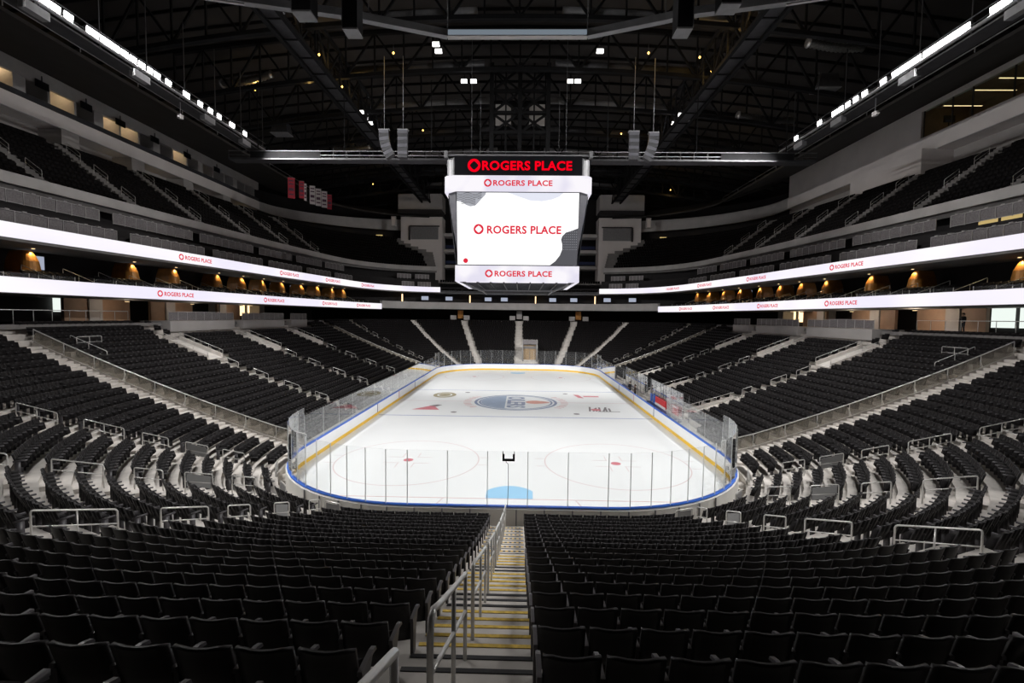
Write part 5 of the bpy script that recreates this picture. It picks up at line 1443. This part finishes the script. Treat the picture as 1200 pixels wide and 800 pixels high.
# red and blue padded boards by the bench
for j, (y0_, y1_, m, nm) in enumerate(((-6.4, -3.0, 'red', 'red advertising board with white base'), (-2.7, -2.2, 'blue', 'narrow blue upright pad'), (-1.7, -1.2, 'blue', 'second narrow blue upright pad farther off'))):
    t = thing('bench_advert', f'{nm} behind the benches', 'board', (14.45, y0_, 0.1), 0)
    b = MB(); b.box((0, (y1_ - y0_) / 2, 0.65), (0.08, y1_ - y0_, 1.3)); b.build('board', M[m], t)
    if m == 'red': b = MB(); b.box((-0.045, (y1_ - y0_) / 2, 0.36), (0.01, y1_ - y0_ - 0.04, 0.7)); b.build('band', M['board_white'], t)
t = thing('bench_advert', 'red board on the near end of the benches, seen through the corner glass', 'board', (14.45, -9.8, 0.55))
b = MB(); b.box((0, 0.9, 0.6), (0.08, 1.8, 0.8)); b.build('board', M['red'], t); b = MB(); b.box((-0.045, 0.9, 0.9), (0.01, 1.2, 0.16)); b.build('band', M['board_white'], t)


def person(label, x, y, z, rz, top, pants, seated=False):
    t = thing('person', label, 'person', (x, y, z), rz); t.scale = (0.96, 0.96, 0.96)
    J = {}
    if not seated:
        J = dict(pel=(0, 0, .93), chest=(0, .0, 1.28), neck=(0, 0, 1.47), lh=(-.10, 0, .88), lk=(-.11, .03, .48), la=(-.12, -.02, .08), lt=(-.13, .14, .04), rh=(.10, 0, .88), rk=(.11, .05, .48), ra=(.12, 0, .08), rt=(.13, .16, .04),
                 ls=(-.19, 0, 1.40), le=(-.25, .02, 1.12), lw=(-.20, .18, .95), rs=(.19, 0, 1.40), re=(.26, .03, 1.12), rw=(.16, .22, 1.05))
    E_ = [('pel', 'chest'), ('chest', 'neck'), ('pel', 'lh'), ('lh', 'lk'), ('lk', 'la'), ('la', 'lt'), ('pel', 'rh'), ('rh', 'rk'), ('rk', 'ra'), ('ra', 'rt'), ('chest', 'ls'), ('ls', 'le'), ('le', 'lw'), ('chest', 'rs'), ('rs', 're'), ('re', 'rw')]
    names = list(J); vs = [J[n] for n in names]; es = [(names.index(a), names.index(c)) for a, c in E_]
    R_ = dict(pel=.16, chest=.17, neck=.06, lh=.10, rh=.10, lk=.07, rk=.07, la=.05, ra=.05, lt=.04, rt=.04, ls=.08, rs=.08, le=.055, re=.055, lw=.04, rw=.04)
    # head and fingers continue the same skeleton
    def addv(p, r, to, nm): names.append(nm); vs.append(p); R_[nm] = r; es.append((names.index(to), len(names) - 1))
    addv((0, .01, 1.56), .075, 'neck', 'jaw'); addv((0, .015, 1.66), .098, 'jaw', 'head'); addv((0, .0, 1.74), .07, 'head', 'top'); addv((0, .115, 1.635), .018, 'head', 'nose')
    for w, sx in (('lw', -1), ('rw', 1)):
        wx, wy, wz = J[w]; addv((wx, wy + .07, wz - .01), .034, w, w + 'p')
        for f_ in range(4): addv((wx + (f_ - 1.5) * .02, wy + .14 - .006 * abs(f_ - 1.4), wz - .03), .009, w + 'p', w + 'f%d' % f_)
        addv((wx - sx * .05, wy + .09, wz), .010, w + 'p', w + 't')
    me = bpy.data.meshes.new('body'); me.from_pydata(vs, es, []); o = bpy.data.objects.new('body', me); COL.objects.link(o)
    sk = o.modifiers.new('skin', 'SKIN'); sd = o.modifiers.new('sub', 'SUBSURF'); sd.levels = 1; sd.render_levels = 1
    for i, n in enumerate(names): me.skin_vertices[0].data[i].radius = (R_[n], R_[n] * (.75 if n in ('pel', 'chest') else 1))
    me.skin_vertices[0].data[0].use_root = True
    dg = bpy.context.evaluated_depsgraph_get(); dg.update(); m2 = bpy.data.meshes.new_from_object(o.evaluated_get(dg)); bpy.data.objects.remove(o)
    m2.name = 'body'; m2.materials.clear()
    for m in (M[top], M[pants], M['skin'], M['hair']): m2.materials.append(m)
    for p in m2.polygons:
        c = p.center; p.use_smooth = True
        hand = min((Vector(J['lw']) - c).length, (Vector(J['rw']) - c).length) < .0 or any((Vector(J[w]) + Vector((0, .09, 0)) - c).length < .085 for w in ('lw', 'rw'))
        p.material_index = 2 if c.z > 1.49 or hand else (1 if c.z < .95 and abs(c.x) < .2 else 0)
    o = bpy.data.objects.new('body', m2); COL.objects.link(o); o.parent = t
    b = MB(); L = []
    for z, r in ((1.63, .108), (1.69, .112), (1.74, .10), (1.79, .06), (1.81, .02)): L.append([(r * math.cos(a), -.02 + r * math.sin(a) * 1.05, z + (.02 * math.sin(a))) for a in [2 * PI * q / 12 for q in range(12)]])
    b.loft(L, smooth=True); b.build('hair', M['hair'], t)
    return t


person('person in dark jacket standing between the benches, nearer of the two', 13.65, 2.3, 0.09, PI / 2, 'cloth_brown', 'cloth_dark')
person('person in black standing between the benches, farther of the two', 13.65, 4.9, 0.09, PI / 2 + 0.4, 'cloth_dark', 'cloth_dark')
person('person silhouetted against bright concourse window above the bench side stand', 39.0, -9.4, 8.45, PI / 2, 'cloth_dark', 'cloth_dark')

# far end stair portal beside the central aisle
b = MB(); b.box((0.86, 36.6, 2.2), (0.2, 4.4, 4.3)); b.box((3.34, 36.6, 2.2), (0.2, 4.4, 4.3)); b.box((2.1, 37.4, 4.25), (2.6, 2.8, 0.2)); struct('wall_portal', b, M['concrete_dark'])
b = MB(); b.box((2.1, 34.9, 2.15), (2.3, 0.08, 4.1)); struct('door_1', b, mat('portal_tan', (0.34, 0.23, 0.12), 0.6, 0, 0.15, 2))
b = MB(); b.box((2.1, 34.83, 2.1), (0.07, 0.04, 4.0)); b.box((2.1, 34.83, 3.75), (2.3, 0.04, 0.5)); struct('door_1_frame', b, M['concrete_dark'])
t = thing('portal_rail', 'pale steel guard rail round the far stair portal beside central aisle', 'guard rail', (0.75, 34.4, 1.3))
b = MB(); b.tube([(0, 0, 0), (0, 0, 3.9), (2.75, 0, 3.9), (2.75, 0, 0)], 0.06, 6); b.build('top_rail', M['rail'], t); b = MB(); b.box((1.38, 0, 3.45), (2.6, 0.03, 0.7)); b.build('mesh_panel', M['mesh'], t)
# portals at the head of the far aisles
for x, m in ((-13.2, 'copper'), (0.0, 'wall_grey'), (13.2, 'copper')):
    b = MB(); b.box((x - 1.5, 52.2, 9.1), (1.2, 1.0, 1.0)); b.box((x + 1.5, 52.2, 9.1), (1.2, 1.0, 1.0)); struct('wall_aisle_head', b, M['wall_grey'])
    b = MB(); b.box((x, 53.0, 9.8), (1.2, 0.3, 1.8)); struct('door_2', b, M[m])

build_mass()

# ================================================================== LIGHTING
for side, y, br_ in lamp_jobs:
    if y > 0: continue
    ld = bpy.data.lights.new('flood_beam', 'SPOT'); ld.energy = FLOOD * (1.25 if br_ else 1.0); ld.spot_size = math.radians(124); ld.spot_blend = 0.75; ld.shadow_soft_size = 0.3; ld.color = (1.0, 0.985, 0.965)
    o = bpy.data.objects.new('flood_beam', ld); COL.objects.link(o)
    p = Vector((side * 30.1, y, ZL)); o.location = p
    ty = (y + 10.0) * 2.3 + 10.0
    if y > -8.6: ld.energy = FARL; ty = 26; ld.spot_size = math.radians(62); ld.spot_blend = 0.8
    if y < -24: ld.energy = NEARL; ty = -26.5; ld.spot_size = math.radians(60); ld.spot_blend = 0.8
    d = (Vector((-side * 3.0, max(-27, min(26, ty)), 0)) - p).normalized()
    o.rotation_euler = d.to_track_quat('-Z', 'Y').to_euler()

for x, y, j in PAIRS:      # the beams of the small square roof lamps
    ld = bpy.data.lights.new('roof_beam', 'SPOT'); ld.energy = ROOFL if abs(x) > 15 else ROOFL * 0.06; ld.spot_size = math.radians(150); ld.spot_blend = 0.9; ld.shadow_soft_size = 0.35; ld.color = (1.0, 0.985, 0.965)
    o = bpy.data.objects.new('roof_beam', ld); COL.objects.link(o); o.location = (x, y, 35.78)
w = bpy.data.worlds.new('world'); w.use_nodes = True; SC.world = w
w.node_tree.nodes['Background'].inputs[0].default_value = (0.5, 0.5, 0.55, 1); w.node_tree.nodes['Background'].inputs[1].default_value = 0.004
vs_ = SC.view_settings
vs_.view_transform = 'Standard'; vs_.look = 'None'; vs_.gamma = 1; vs_.use_curve_mapping = False; vs_.exposure = EXPO
cy = SC.cycles
cy.max_bounces = 6; cy.diffuse_bounces = 4; cy.glossy_bounces = 3; cy.transparent_max_bounces = 24; cy.transmission_bounces = 4
cy.sample_clamp_indirect = 4.0; cy.use_denoising = True; cy.caustics_reflective = False; cy.caustics_refractive = False
